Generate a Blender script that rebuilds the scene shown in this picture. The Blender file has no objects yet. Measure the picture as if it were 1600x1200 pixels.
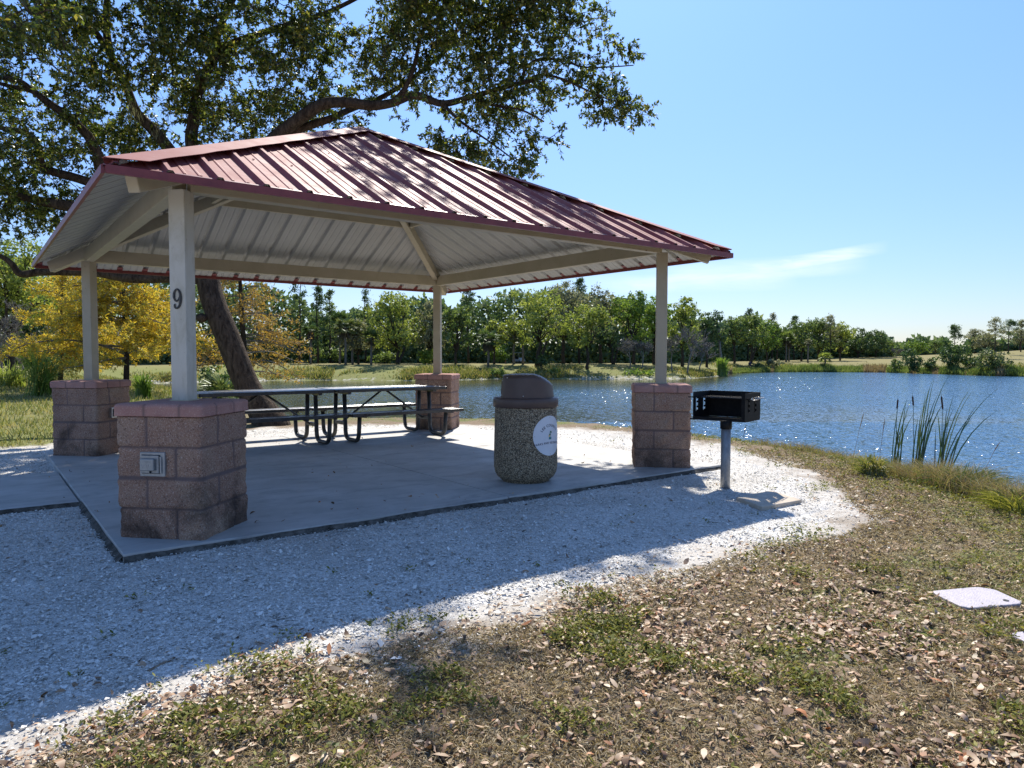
import bpy, bmesh, math, random
import numpy as np
from mathutils import Vector, Matrix, noise as mnoise

random.seed(7)
rng = np.random.default_rng(11)
C = bpy.context.scene.collection
SC = bpy.context.scene
R = math.radians

# ------------------------------------------------------------------ camera (surveyed from the shelter, metres)
CAM = np.array([-0.741, -5.029, 1.269])
YAW, PIT, ROL, FPX = R(52.761), R(-2.426), R(0.092), 1114.11
FW = np.array([math.cos(YAW) * math.cos(PIT), math.sin(YAW) * math.cos(PIT), math.sin(PIT)])
_r0 = np.array([math.sin(YAW), -math.cos(YAW), 0.0])
_u0 = np.cross(_r0, FW)
RT = math.cos(ROL) * _r0 + math.sin(ROL) * _u0
UP = -math.sin(ROL) * _r0 + math.cos(ROL) * _u0
HF = np.array([math.cos(YAW), math.sin(YAW)])      # horizontal forward
HR = np.array([math.sin(YAW), -math.cos(YAW)])     # horizontal right


def ray(x, y):
    return FW + RT * ((x - 800) / FPX) - UP * ((y - 600) / FPX)


def P(x, y, d):
    """photo direction (1600x1200) at distance d along the view -> world point"""
    return CAM + ray(x, y) * d


def G(x, y, z):
    """photo direction met with the level z -> world point"""
    d = ray(x, y)
    return CAM + d * ((z - CAM[2]) / d[2])


cam = bpy.data.cameras.new('camera')
camo = bpy.data.objects.new('camera', cam)
C.objects.link(camo)
cam.sensor_width = 36
cam.lens = FPX / 1600 * 36
cam.clip_start = 0.05
cam.clip_end = 5000
m = Matrix(((RT[0], UP[0], -FW[0], CAM[0]), (RT[1], UP[1], -FW[1], CAM[1]), (RT[2], UP[2], -FW[2], CAM[2]), (0, 0, 0, 1)))
camo.matrix_world = m
SC.camera = camo
SC.view_settings.view_transform = 'Standard'
SC.view_settings.look = 'None'
SC.view_settings.exposure = 0.64
SC.view_settings.gamma = 1
SC.cycles.max_bounces = 7
SC.cycles.diffuse_bounces = 3
SC.cycles.transparent_max_bounces = 8
SC.cycles.sample_clamp_indirect = 1.5
SC.cycles.use_adaptive_sampling = False
SC.cycles.blur_glossy = 1.0
SC.cycles.caustics_reflective = False
SC.cycles.caustics_refractive = False
try:
    SC.cycles.use_denoising = True
    SC.cycles.denoising_prefilter = 'NONE'
    SC.cycles.denoising_input_passes = 'RGB_ALBEDO_NORMAL'
except Exception:
    pass

# ------------------------------------------------------------------ node helpers


class NT:
    def __init__(s, name):
        s.mat = bpy.data.materials.new(name)
        s.mat.use_nodes = True
        s.nt = s.mat.node_tree
        s.b = s.nt.nodes['Principled BSDF']
        s.out = s.nt.nodes['Material Output']
        s.tc = None

    def n(s, t, **k):
        nd = s.nt.nodes.new(t)
        for a, v in k.items():
            setattr(nd, a, v)
        return nd

    def l(s, a, b):
        s.nt.links.new(a, b)

    def co(s, scale=(1, 1, 1), kind='Object', rot=(0, 0, 0)):
        if s.tc is None:
            s.tc = s.n('ShaderNodeTexCoord')
        mp = s.n('ShaderNodeMapping')
        mp.inputs['Scale'].default_value = scale
        mp.inputs['Rotation'].default_value = rot
        s.l(s.tc.outputs[kind], mp.inputs['Vector'])
        return mp.outputs[0]

    def pos(s, scale=(1, 1, 1)):
        g = s.n('ShaderNodeNewGeometry')
        mp = s.n('ShaderNodeMapping')
        mp.inputs['Scale'].default_value = scale
        s.l(g.outputs['Position'], mp.inputs['Vector'])
        return mp.outputs[0]

    def noise(s, scale, detail=4, rough=0.55, vec=None, dist=0.0):
        nd = s.n('ShaderNodeTexNoise')
        nd.inputs['Scale'].default_value = scale
        nd.inputs['Detail'].default_value = detail
        nd.inputs['Roughness'].default_value = rough
        nd.inputs['Distortion'].default_value = dist
        s.l(vec if vec is not None else s.co(), nd.inputs['Vector'])
        return nd.outputs['Fac']

    def voro(s, scale, vec=None, out='Color', feature='F1'):
        nd = s.n('ShaderNodeTexVoronoi', feature=feature)
        nd.inputs['Scale'].default_value = scale
        s.l(vec if vec is not None else s.co(), nd.inputs['Vector'])
        return nd.outputs[out]

    def ramp(s, fac, stops, interp='LINEAR'):
        nd = s.n('ShaderNodeValToRGB')
        cr = nd.color_ramp
        cr.interpolation = interp
        while len(cr.elements) < len(stops):
            cr.elements.new(0.5)
        for e, (p, c) in zip(cr.elements, stops):
            e.position = p
            if not isinstance(c, (tuple, list)):
                c = (c, c, c)
            e.color = tuple(c[:3]) + (1,)
        s.l(fac, nd.inputs['Fac'])
        return nd.outputs['Color']

    def mix(s, fac, a, b, mode='MIX'):
        nd = s.n('ShaderNodeMix', data_type='RGBA', blend_type=mode)
        for sock, v in ((nd.inputs['Factor'], fac), (nd.inputs['A'], a), (nd.inputs['B'], b)):
            pass
        ins = [i for i in nd.inputs if i.enabled]
        for sock, v in zip((ins[0], ins[1], ins[2]), (fac, a, b)):
            if hasattr(v, 'node'):
                s.l(v, sock)
            elif isinstance(v, (int, float)):
                sock.default_value = v if sock.type == 'VALUE' else (v, v, v, 1)
            else:
                sock.default_value = tuple(v[:3]) + (1,)
        return [o for o in nd.outputs if o.enabled][0]

    def math(s, op, a, b=0.0, clamp=False):
        nd = s.n('ShaderNodeMath', operation=op)
        nd.use_clamp = clamp
        for sock, v in zip(nd.inputs, (a, b)):
            if hasattr(v, 'node'):
                s.l(v, sock)
            else:
                sock.default_value = v
        return nd.outputs[0]

    def attr(s, name, out='Fac'):
        nd = s.n('ShaderNodeAttribute', attribute_name=name)
        return nd.outputs[out]

    def island(s):
        return s.n('ShaderNodeNewGeometry').outputs['Random Per Island']

    def sep(s, vec):
        nd = s.n('ShaderNodeSeparateXYZ')
        s.l(vec, nd.inputs[0])
        return nd.outputs

    def bump(s, h, strength=0.5, dist=0.01, normal=None):
        nd = s.n('ShaderNodeBump')
        nd.inputs['Strength'].default_value = strength
        nd.inputs['Distance'].default_value = dist
        s.l(h, nd.inputs['Height'])
        if normal is not None:
            s.l(normal, nd.inputs['Normal'])
        s.l(nd.outputs[0], s.b.inputs['Normal'])
        return nd.outputs[0]

    def base(s, col, rough=0.7, metal=0.0, spec=0.5):
        for sock, v in ((s.b.inputs['Base Color'], col), (s.b.inputs['Roughness'], rough)):
            if hasattr(v, 'node'):
                s.l(v, sock)
            elif sock.type == 'RGBA':
                sock.default_value = tuple(v[:3]) + (1,)
            else:
                sock.default_value = v
        s.b.inputs['Metallic'].default_value = metal
        s.b.inputs['Specular IOR Level'].default_value = spec
        return s.mat


def foliage_mat(name, stops, trans=0.35, gloss=0.12, rough=0.35, clump=None):
    t = NT(name)
    isl = t.island()
    if clump:
        nz = t.noise(clump, 2, 0.5, t.co())
        isl = t.math('ADD', t.math('MULTIPLY', isl, 0.55), t.math('MULTIPLY', t.math('SUBTRACT', nz, 0.28), 1.0), True)
    col = t.ramp(isl, stops)
    dif = t.n('ShaderNodeBsdfDiffuse')
    tr = t.n('ShaderNodeBsdfTranslucent')
    gl = t.n('ShaderNodeBsdfGlossy')
    gl.inputs['Roughness'].default_value = rough
    gl.inputs['Color'].default_value = (0.8, 0.85, 0.8, 1)
    t.l(col, dif.inputs['Color'])
    tc = t.mix(0.5, col, t.mix(1.0, col, (1.0, 1.0, 0.35), 'MULTIPLY'))
    t.l(tc, tr.inputs['Color'])
    m1 = t.n('ShaderNodeMixShader')
    m1.inputs[0].default_value = trans
    t.l(dif.outputs[0], m1.inputs[1])
    t.l(tr.outputs[0], m1.inputs[2])
    m2 = t.n('ShaderNodeMixShader')
    m2.inputs[0].default_value = gloss
    t.l(m1.outputs[0], m2.inputs[1])
    t.l(gl.outputs[0], m2.inputs[2])
    t.nt.nodes.remove(t.b)
    t.l(m2.outputs[0], t.out.inputs['Surface'])
    return t.mat


MAT = {}


def build_materials():
    # --- shell gravel
    t = NT('shell_gravel')
    v = t.pos()
    c1 = t.ramp(t.voro(70, v), [(0.0, (.42, .40, .37)), (0.5, (.68, .655, .61)), (1, (.86, .84, .80))])
    big = t.noise(1.1, 4, .6, v)
    c2 = t.mix(t.ramp(big, [(.42, 0), (.68, .42)]), c1, (.36, .33, .29))
    h = t.voro(70, v, 'Distance')
    t.bump(t.math('ADD', t.noise(160, 3, .6, v), t.math('MULTIPLY', h, 1.5)), .8, .008)
    MAT['gravel'] = t.base(c2, .9, 0, .2)
    t = NT('shell_chips')
    MAT['chips'] = t.base(t.ramp(t.island(), [(0, (.20, .19, .17)), (.10, (.44, .42, .375)), (.5, (.66, .635, .585)), (1, (.84, .82, .77))]), .65, 0, .3)
    # --- ground
    t = NT('ground_soil')
    v = t.pos()
    n1 = t.noise(2.2, 6, .62, v)
    n2 = t.noise(28, 5, .7, v)
    n3 = t.noise(190, 3, .7, v)
    soil = t.ramp(n2, [(.25, (.085, .058, .037)), (.5, (.18, .13, .085)), (.75, (.33, .255, .175))])
    soil = t.mix(t.math('MULTIPLY', n3, .6), soil, (.27, .21, .14))
    green = t.ramp(n2, [(.3, (.075, .095, .025)), (.7, (.19, .20, .065))])
    dry = t.ramp(t.noise(9, 5, .7, v), [(.25, (.17, .15, .06)), (.6, (.25, .22, .10)), (.8, (.32, .275, .15))])
    sand = t.ramp(n3, [(.3, (.40, .37, .33)), (.7, (.62, .59, .54))])
    a = t.n('ShaderNodeAttribute', attribute_name='zone')
    sp = t.n('ShaderNodeSeparateColor')
    t.l(a.outputs['Color'], sp.inputs[0])
    gm = t.math('ADD', sp.outputs[1], t.math('MULTIPLY', t.math('SUBTRACT', n1, .5), 1.3), True)
    sm = t.math('ADD', sp.outputs[0], t.math('MULTIPLY', t.math('SUBTRACT', n1, .52), 1.1), True)
    sm = t.ramp(sm, [(.35, 0), (.62, 1)])
    gm = t.ramp(gm, [(.42, 0), (.66, 1)])
    dm = t.math('ADD', sp.outputs[2], t.math('MULTIPLY', t.math('SUBTRACT', t.noise(.35, 5, .6, v), .5), .9), True)
    col = t.mix(gm, soil, green)
    far = t.mix(t.ramp(dm, [(.3, 0), (.8, 1)]), t.mix(t.noise(.5, 4, .6, v), (.13, .17, .04), (.25, .25, .085)), dry)
    col = t.mix(t.math('MULTIPLY', sp.outputs[2], 1.6, True), col, far)
    col = t.mix(sm, col, sand)
    t.bump(t.math('ADD', n2, t.math('MULTIPLY', n3, .5)), .45, .02)
    MAT['ground'] = t.base(col, .95, 0, .1)
    # --- water
    t = NT('lake_water')
    g = t.n('ShaderNodeNewGeometry')

    def waves(scale, sx, sy, detail, amp):
        mp = t.n('ShaderNodeMapping')
        mp.inputs['Rotation'].default_value = (0, 0, -YAW + .25)
        mp.inputs['Scale'].default_value = (sx, sy, 1)
        t.l(g.outputs['Position'], mp.inputs['Vector'])
        nd = t.n('ShaderNodeTexNoise')
        nd.inputs['Scale'].default_value = scale
        nd.inputs['Detail'].default_value = detail
        nd.inputs['Roughness'].default_value = .6
        nd.inputs['Distortion'].default_value = .3
        t.l(mp.outputs[0], nd.inputs['Vector'])
        sub = t.n('ShaderNodeVectorMath', operation='SUBTRACT')
        t.l(nd.outputs['Color'], sub.inputs[0])
        sub.inputs[1].default_value = (.5, .5, .5)
        ml = t.n('ShaderNodeVectorMath', operation='MULTIPLY')
        t.l(sub.outputs[0], ml.inputs[0])
        ml.inputs[1].default_value = (amp, amp, 0)
        return ml.outputs[0]
    big = t.noise(.05, 3, .6, t.pos())
    a1, a2 = waves(1.6, 1.5, .42, 2, .50), waves(4.6, 1.4, .55, 1, 1.15)
    ad = t.n('ShaderNodeVectorMath', operation='ADD')
    t.l(a1, ad.inputs[0])
    t.l(a2, ad.inputs[1])
    sc_ = t.n('ShaderNodeVectorMath', operation='SCALE')
    a3 = waves(12, 1.2, .7, 0, .95)
    ad3 = t.n('ShaderNodeVectorMath', operation='ADD')
    t.l(ad.outputs[0], ad3.inputs[0])
    t.l(a3, ad3.inputs[1])
    t.l(ad3.outputs[0], sc_.inputs[0])
    t.l(t.math('MULTIPLY', t.math('MULTIPLY', t.math('ADD', big, .45), 1.0), t.attr('rough_water')), sc_.inputs['Scale'])
    ad2 = t.n('ShaderNodeVectorMath', operation='ADD')
    t.l(sc_.outputs[0], ad2.inputs[0])
    ad2.inputs[1].default_value = (0, 0, 1)
    nm = t.n('ShaderNodeVectorMath', operation='NORMALIZE')
    t.l(ad2.outputs[0], nm.inputs[0])
    t.l(nm.outputs[0], t.b.inputs['Normal'])
    t.b.inputs['IOR'].default_value = 1.33
    wc = t.mix(t.ramp(t.attr('rough_water'), [(.1, 0), (.85, 1)]), (.050, .048, .020), (.050, .125, .22))  # calm water tinted olive: the trees' reflection put into the base colour
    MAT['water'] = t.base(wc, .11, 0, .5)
    # --- concrete
    t = NT('slab_concrete')
    v = t.pos()
    c = t.ramp(t.noise(1.3, 6, .65, v), [(.3, (.36, .345, .32)), (.55, (.47, .455, .43)), (.75, (.55, .535, .505))])
    st = t.ramp(t.noise(2.1, 6, .72, t.pos((1, 2.6, 1)), .8), [(.50, 0), (.70, .62)])
    c = t.mix(st, c, (.21, .205, .20))
    c = t.mix(t.math('MULTIPLY', t.noise(150, 2, .6, v), .25), c, (.3, .29, .27))
    # dirty edges of the raised side
    gz = t.sep(t.pos())[2]
    c = t.mix(t.ramp(gz, [(0, 0), (1, 0)]), c, c)
    t.bump(t.noise(180, 3, .6, v), .25, .004)
    MAT['concrete'] = t.base(c, t.ramp(t.noise(3, 3, .6, v), [(.3, .55), (.7, .8)]), 0, .35)
    t = NT('slab_edge_band')
    MAT['edge'] = t.base(t.ramp(t.noise(14, 5, .7, t.pos()), [(.35, (.04, .036, .03)), (.7, (.17, .155, .135))]), .95, 0, .1)
    # --- split face block
    t = NT('split_face_block')
    o = t.co()
    sp_ = t.voro(95, o)
    isl = t.noise(2.3, 3, .6, o)
    b1 = t.ramp(isl, [(.3, (.285, .165, .115)), (.5, (.39, .235, .165)), (.7, (.41, .28, .195))])
    b1 = t.mix(t.ramp(t.noise(120, 3, .7, o), [(.52, 0), (.66, .75)]), b1, (.70, .57, .49))
    b1 = t.mix(t.ramp(t.noise(85, 3, .7, o), [(.32, .8), (.47, 0)]), b1, (.09, .052, .04))
    jt = t.attr('joint')
    b1 = t.mix(jt, b1, (.20, .145, .135))
    z = t.sep(o)[2]
    stn = t.math('ADD', t.noise(2.6, 5, .62, o, .5), t.math('MULTIPLY', t.math('SUBTRACT', .42, z), .42))
    stm = t.ramp(stn, [(.55, 0), (.74, .72)])
    b1 = t.mix(stm, b1, (.040, .034, .030))
    t.bump(t.noise(110, 5, .75, o), 1.0, .012)
    MAT['block'] = t.base(b1, .93, 0, .15)
    t = NT('block_cap')
    o = t.co()
    b1 = t.ramp(t.noise(4, 4, .6, o), [(.3, (.35, .185, .155)), (.7, (.46, .26, .215))])
    b1 = t.mix(t.ramp(t.noise(110, 3, .7, o), [(.56, 0), (.72, .6)]), b1, (.64, .52, .46))
    b1 = t.mix(t.attr('joint'), b1, (.22, .14, .12))
    t.bump(t.noise(120, 4, .7, o), .5, .005)
    MAT['cap'] = t.base(b1, .92, 0, .15)
    # --- cream painted steel
    t = NT('cream_paint')
    o = t.co()
    c = t.ramp(t.noise(3.5, 4, .6, o), [(.3, (.40, .35, .245)), (.7, (.47, .415, .305))])
    c = t.mix(t.ramp(t.noise(16, 6, .75, o, .6), [(.64, 0), (.70, .85)]), c, (.11, .05, .025))
    c = t.mix(t.ramp(t.noise(5, 5, .7, t.co((3, 3, .5))), [(.60, 0), (.78, .4)]), c, (.33, .29, .20))
    MAT['cream'] = t.base(c, .5, 0, .4)
    t = NT('white_post_paint')
    o = t.co()
    c = t.ramp(t.noise(2.5, 4, .6, o), [(.3, (.50, .475, .40)), (.7, (.57, .55, .485))])
    c = t.mix(t.ramp(t.noise(7, 6, .7, t.co((1, 1, .35)), .5), [(.48, 0), (.70, .65)]), c, (.32, .285, .18))
    c = t.mix(t.ramp(t.noise(38, 4, .75, o), [(.66, 0), (.72, .8)]), c, (.14, .07, .04))
    MAT['post'] = t.base(c, .45, 0, .4)
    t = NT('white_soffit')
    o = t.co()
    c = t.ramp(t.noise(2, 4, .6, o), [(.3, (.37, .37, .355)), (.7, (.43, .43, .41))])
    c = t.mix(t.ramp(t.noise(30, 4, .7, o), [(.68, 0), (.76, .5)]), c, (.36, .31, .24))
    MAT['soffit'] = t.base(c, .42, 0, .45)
    # --- maroon roof
    t = NT('maroon_roof')
    o = t.co()
    c = t.ramp(t.noise(1.4, 5, .65, o), [(.3, (.26, .056, .050)), (.7, (.34, .118, .105))])
    c = t.mix(t.ramp(t.noise(6, 5, .7, o, .6), [(.55, 0), (.78, .55)]), c, (.40, .25, .24))
    MAT['roof'] = t.base(c, t.ramp(t.noise(5, 5, .7, o), [(.3, .55), (.7, .72)]), .0, .25)
    t = NT('maroon_trim')
    o = t.co()
    c = t.ramp(t.noise(9, 5, .7, o), [(.3, (.15, .026, .030)), (.7, (.24, .05, .05))])
    c = t.mix(t.ramp(t.noise(35, 4, .7, o), [(.66, 0), (.74, .7)]), c, (.06, .03, .025))
    MAT['trim'] = t.base(c, .42, 0, .5)
    # --- misc
    t = NT('black_vinyl')
    v = t.pos()
    c = t.ramp(t.noise(6, 5, .7, v), [(.35, (.018, .018, .020)), (.75, (.065, .064, .066))])
    MAT['black'] = t.base(c, t.ramp(t.noise(14, 4, .7, v), [(.3, .22), (.7, .45)]), 0, .6)
    t = NT('worn_black_tube')
    c = t.ramp(t.noise(9, 5, .7, t.pos()), [(.4, (.028, .028, .027)), (.6, (.075, .072, .064)), (.75, (.20, .19, .17))])
    MAT['tube'] = t.base(c, .5, .1, .5)
    t = NT('grill_black')
    c = t.ramp(t.noise(20, 5, .7, t.pos()), [(.4, (.005, .005, .005)), (.72, (.016, .013, .011))])
    MAT['grill'] = t.base(c, .65, 0, .25)
    t = NT('bare_steel')
    MAT['steel'] = t.base((.55, .53, .5), .38, 1, .5)
    t = NT('galvanised')
    c = t.ramp(t.noise(18, 5, .7, t.pos((1, 1, .6))), [(.3, (.20, .21, .22)), (.7, (.36, .37, .38))])
    MAT['galv'] = t.base(c, .55, .55, .5)
    t = NT('exposed_aggregate')
    o = t.co()
    vd = t.n('ShaderNodeTexVoronoi')
    vd.inputs['Scale'].default_value = 125
    t.l(o, vd.inputs['Vector'])
    sv = t.n('ShaderNodeSeparateColor')
    t.l(vd.outputs['Color'], sv.inputs[0])
    pc = t.ramp(sv.outputs[0], [(0, (.09, .066, .044)), (.35, (.30, .225, .14)), (.7, (.52, .41, .26)), (1, (.68, .58, .42))])
    pc = t.mix(t.ramp(vd.outputs['Distance'], [(.45, 0), (.72, .85)]), pc, (.045, .038, .03))
    t.bump(t.math('SUBTRACT', 1.0, vd.outputs['Distance']), .9, .008)
    MAT['aggregate'] = t.base(pc, .75, 0, .3)
    t = NT('brown_plastic')
    o = t.co()
    c = t.ramp(t.noise(5, 4, .6, o), [(.3, (.088, .055, .043)), (.7, (.115, .074, .058))])
    MAT['brown'] = t.base(c, t.ramp(t.noise(12, 4, .6, o), [(.3, .36), (.7, .5)]), 0, .45)
    t = NT('white_plate')
    MAT['white'] = t.base(t.ramp(t.noise(6, 4, .6), [(.3, (.72, .73, .76)), (.7, (.80, .81, .83))]), .4)
    for nm, cc in (('ink_navy', (.02, .03, .07)), ('ink_teal', (.0, .22, .25)), ('ink_green', (.015, .13, .06)), ('ink_yellow', (.75, .50, .10)), ('numeral_black', (.008, .008, .009))):
        t = NT(nm)
        MAT[nm] = t.base(cc, .35)
    t = NT('numeral_inlay')
    MAT['inlay'] = t.base((.13, .13, .13), .4)
    t = NT('outlet_grey')
    MAT['outlet'] = t.base(t.ramp(t.noise(20, 4, .6), [(.3, (.24, .25, .25)), (.7, (.33, .34, .34))]), .45, .3)
    t = NT('outlet_dark')
    MAT['dark'] = t.base((.012, .012, .013), .6)
    t = NT('lid_plastic')
    o = t.co()
    c = t.ramp(t.noise(22, 4, .7, o), [(.3, (.35, .315, .345)), (.7, (.45, .41, .44))])
    t.bump(t.voro(110, o, 'Distance'), .5, .004)
    MAT['lid'] = t.base(c, .6)
    t = NT('pad_concrete')
    v = t.pos()
    c = t.ramp(t.noise(9, 5, .7, v), [(.3, (.42, .35, .27)), (.7, (.58, .50, .41))])
    t.bump(t.noise(120, 3, .6, v), .4, .004)
    MAT['pad'] = t.base(c, .9, 0, .2)
    # --- bark
    for nm, a, b, sc in (('oak_bark', (.030, .022, .017), (.145, .110, .082), 15), ('palm_bark', (.085, .075, .062), (.23, .205, .17), 9), ('pale_bark', (.12, .11, .095), (.30, .28, .25), 9), ('dark_bark', (.025, .020, .016), (.085, .07, .055), 9)):
        t = NT(nm)
        o = t.co((1, 1, .28))
        nn = t.noise(sc, 6, .7, o, .6)
        c = t.ramp(nn, [(.33, a), (.5, tuple((p + q) / 2 for p, q in zip(a, b))), (.68, b)])
        t.bump(nn, 1.0, .09)
        MAT[nm] = t.base(c, .95, 0, .1)
    # --- foliage
    MAT['oak_leaf'] = foliage_mat('oak_leaf', [(0, (.018, .034, .010)), (.35, (.058, .100, .018)), (.65, (.140, .190, .030)), (.86, (.28, .31, .045)), (1, (.38, .31, .055))], .50, .07, .38)
    MAT['gold'] = foliage_mat('golden_needles', [(0, (.36, .22, .03)), (.30, (.68, .47, .045)), (.7, (.76, .60, .08)), (.86, (.36, .37, .09)), (1, (.24, .29, .07))], .5, .03, .5)
    MAT['rust'] = foliage_mat('rust_needles', [(0, (.26, .14, .03)), (.5, (.48, .28, .05)), (1, (.44, .34, .09))], .5, .04, .5)
    MAT['f_dark'] = foliage_mat('leaf_dark', [(0, (0.030, 0.061, 0.026)), (.5, (0.082, 0.139, 0.044)), (1, (0.215, 0.265, 0.097))], 0.40, .035, .45, .35)  # leaf tones from here on raised: haze over the far trees put into their colour
    MAT['f_mid'] = foliage_mat('leaf_mid', [(0, (0.049, 0.088, 0.029)), (.5, (0.143, 0.208, 0.053)), (1, (0.390, 0.439, 0.134))], 0.48, .035, .45, .35)
    MAT['f_lite'] = foliage_mat('leaf_light', [(0, (0.079, 0.118, 0.030)), (.5, (0.238, 0.299, 0.059)), (1, (0.537, 0.537, 0.140))], 0.52, .035, .45, .35)
    MAT['f_lime'] = foliage_mat('leaf_lime', [(0, (0.068, 0.123, 0.020)), (.5, (0.165, 0.261, 0.041)), (1, (0.343, 0.427, 0.083))], .45, .035, .45, .35)
    MAT['f_grey'] = foliage_mat('leaf_grey', [(0, (0.089, 0.103, 0.069)), (.5, (0.229, 0.238, 0.140)), (1, (0.476, 0.458, 0.299))], 0.48, .035, .5, .35)
    MAT['f_palm'] = foliage_mat('leaf_palm', [(0, (0.031, 0.058, 0.026)), (.6, (0.108, 0.152, 0.053)), (1, (0.307, 0.324, 0.108))], 0.40, .035, .40)
    MAT['f_thatch'] = foliage_mat('leaf_thatch', [(0, (.03, .026, .018)), (1, (.13, .10, .06))], .15, .03, .6)
    MAT['wood'] = foliage_mat('leaf_woods', [(0, (0.035, 0.065, 0.030)), (.5, (0.106, 0.171, 0.065)), (1, (0.384, 0.426, 0.171))], 0.40, .035, .5, .12)  # brightened all over, distance haze put into the colour
    MAT['weed'] = foliage_mat('leaf_weed', [(0, (.07, .085, .015)), (.6, (.20, .21, .04)), (1, (.38, .34, .08))], .42, .02, .5)
    MAT['bank'] = foliage_mat('blade_bank', [(0, (.07, .10, .02)), (.55, (.20, .22, .05)), (.8, (.36, .31, .10)), (1, (.42, .33, .15))], .45, .05, .5)
    MAT['straw'] = foliage_mat('blade_straw', [(0, (.16, .11, .06)), (.5, (.34, .25, .13)), (1, (.50, .40, .24))], .35, .05, .5)
    MAT['thatch'] = foliage_mat('blade_thatch', [(0, (.10, .072, .042)), (.5, (.32, .245, .145)), (1, (.60, .48, .30))], .30, .03, .6)
    MAT['reed'] = foliage_mat('blade_reed', [(0, (.016, .042, .014)), (.6, (.038, .08, .022)), (1, (.11, .14, .04))], .30, .06, .4)
    MAT['reed_dry'] = foliage_mat('blade_reed_dry', [(0, (.16, .09, .05)), (1, (.33, .20, .11))], .3, .05, .5)
    MAT['litter'] = foliage_mat('leaf_litter', [(0, (.09, .048, .026)), (.28, (.23, .125, .07)), (.6, (.42, .265, .165)), (.9, (.60, .43, .30)), (1, (.42, .15, .05))], .18, .05, .5)
    t = NT('cattail_head')
    MAT['cattail'] = t.base((.055, .025, .016), .95, 0, .1)
    t = NT('stick_wood')
    MAT['stick'] = t.base(t.ramp(t.noise(30, 4, .6), [(.3, (.14, .09, .06)), (.7, (.38, .29, .20))]), .9)
    # people and far objects
    t = NT('skin')
    MAT['skin'] = t.base((.45, .28, .20), .6)
    t = NT('hair')
    MAT['hair'] = t.base((.05, .035, .025), .7)
    t = NT('cart_white')
    MAT['cartwhite'] = t.base((.52, .51, .49), .5)  # white dulled to grey: the trees' shade over the cart put into its colour
    t = NT('rubber')
    MAT['rubber'] = t.base((.02, .02, .02), .8)
    t = NT('basket_orange')
    MAT['orange'] = t.base((.62, .20, .12), .5)
    t = NT('basket_wire')
    MAT['wire'] = t.base((.50, .50, .46), .5, .4)


build_materials()

# ------------------------------------------------------------------ mesh helpers


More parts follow.
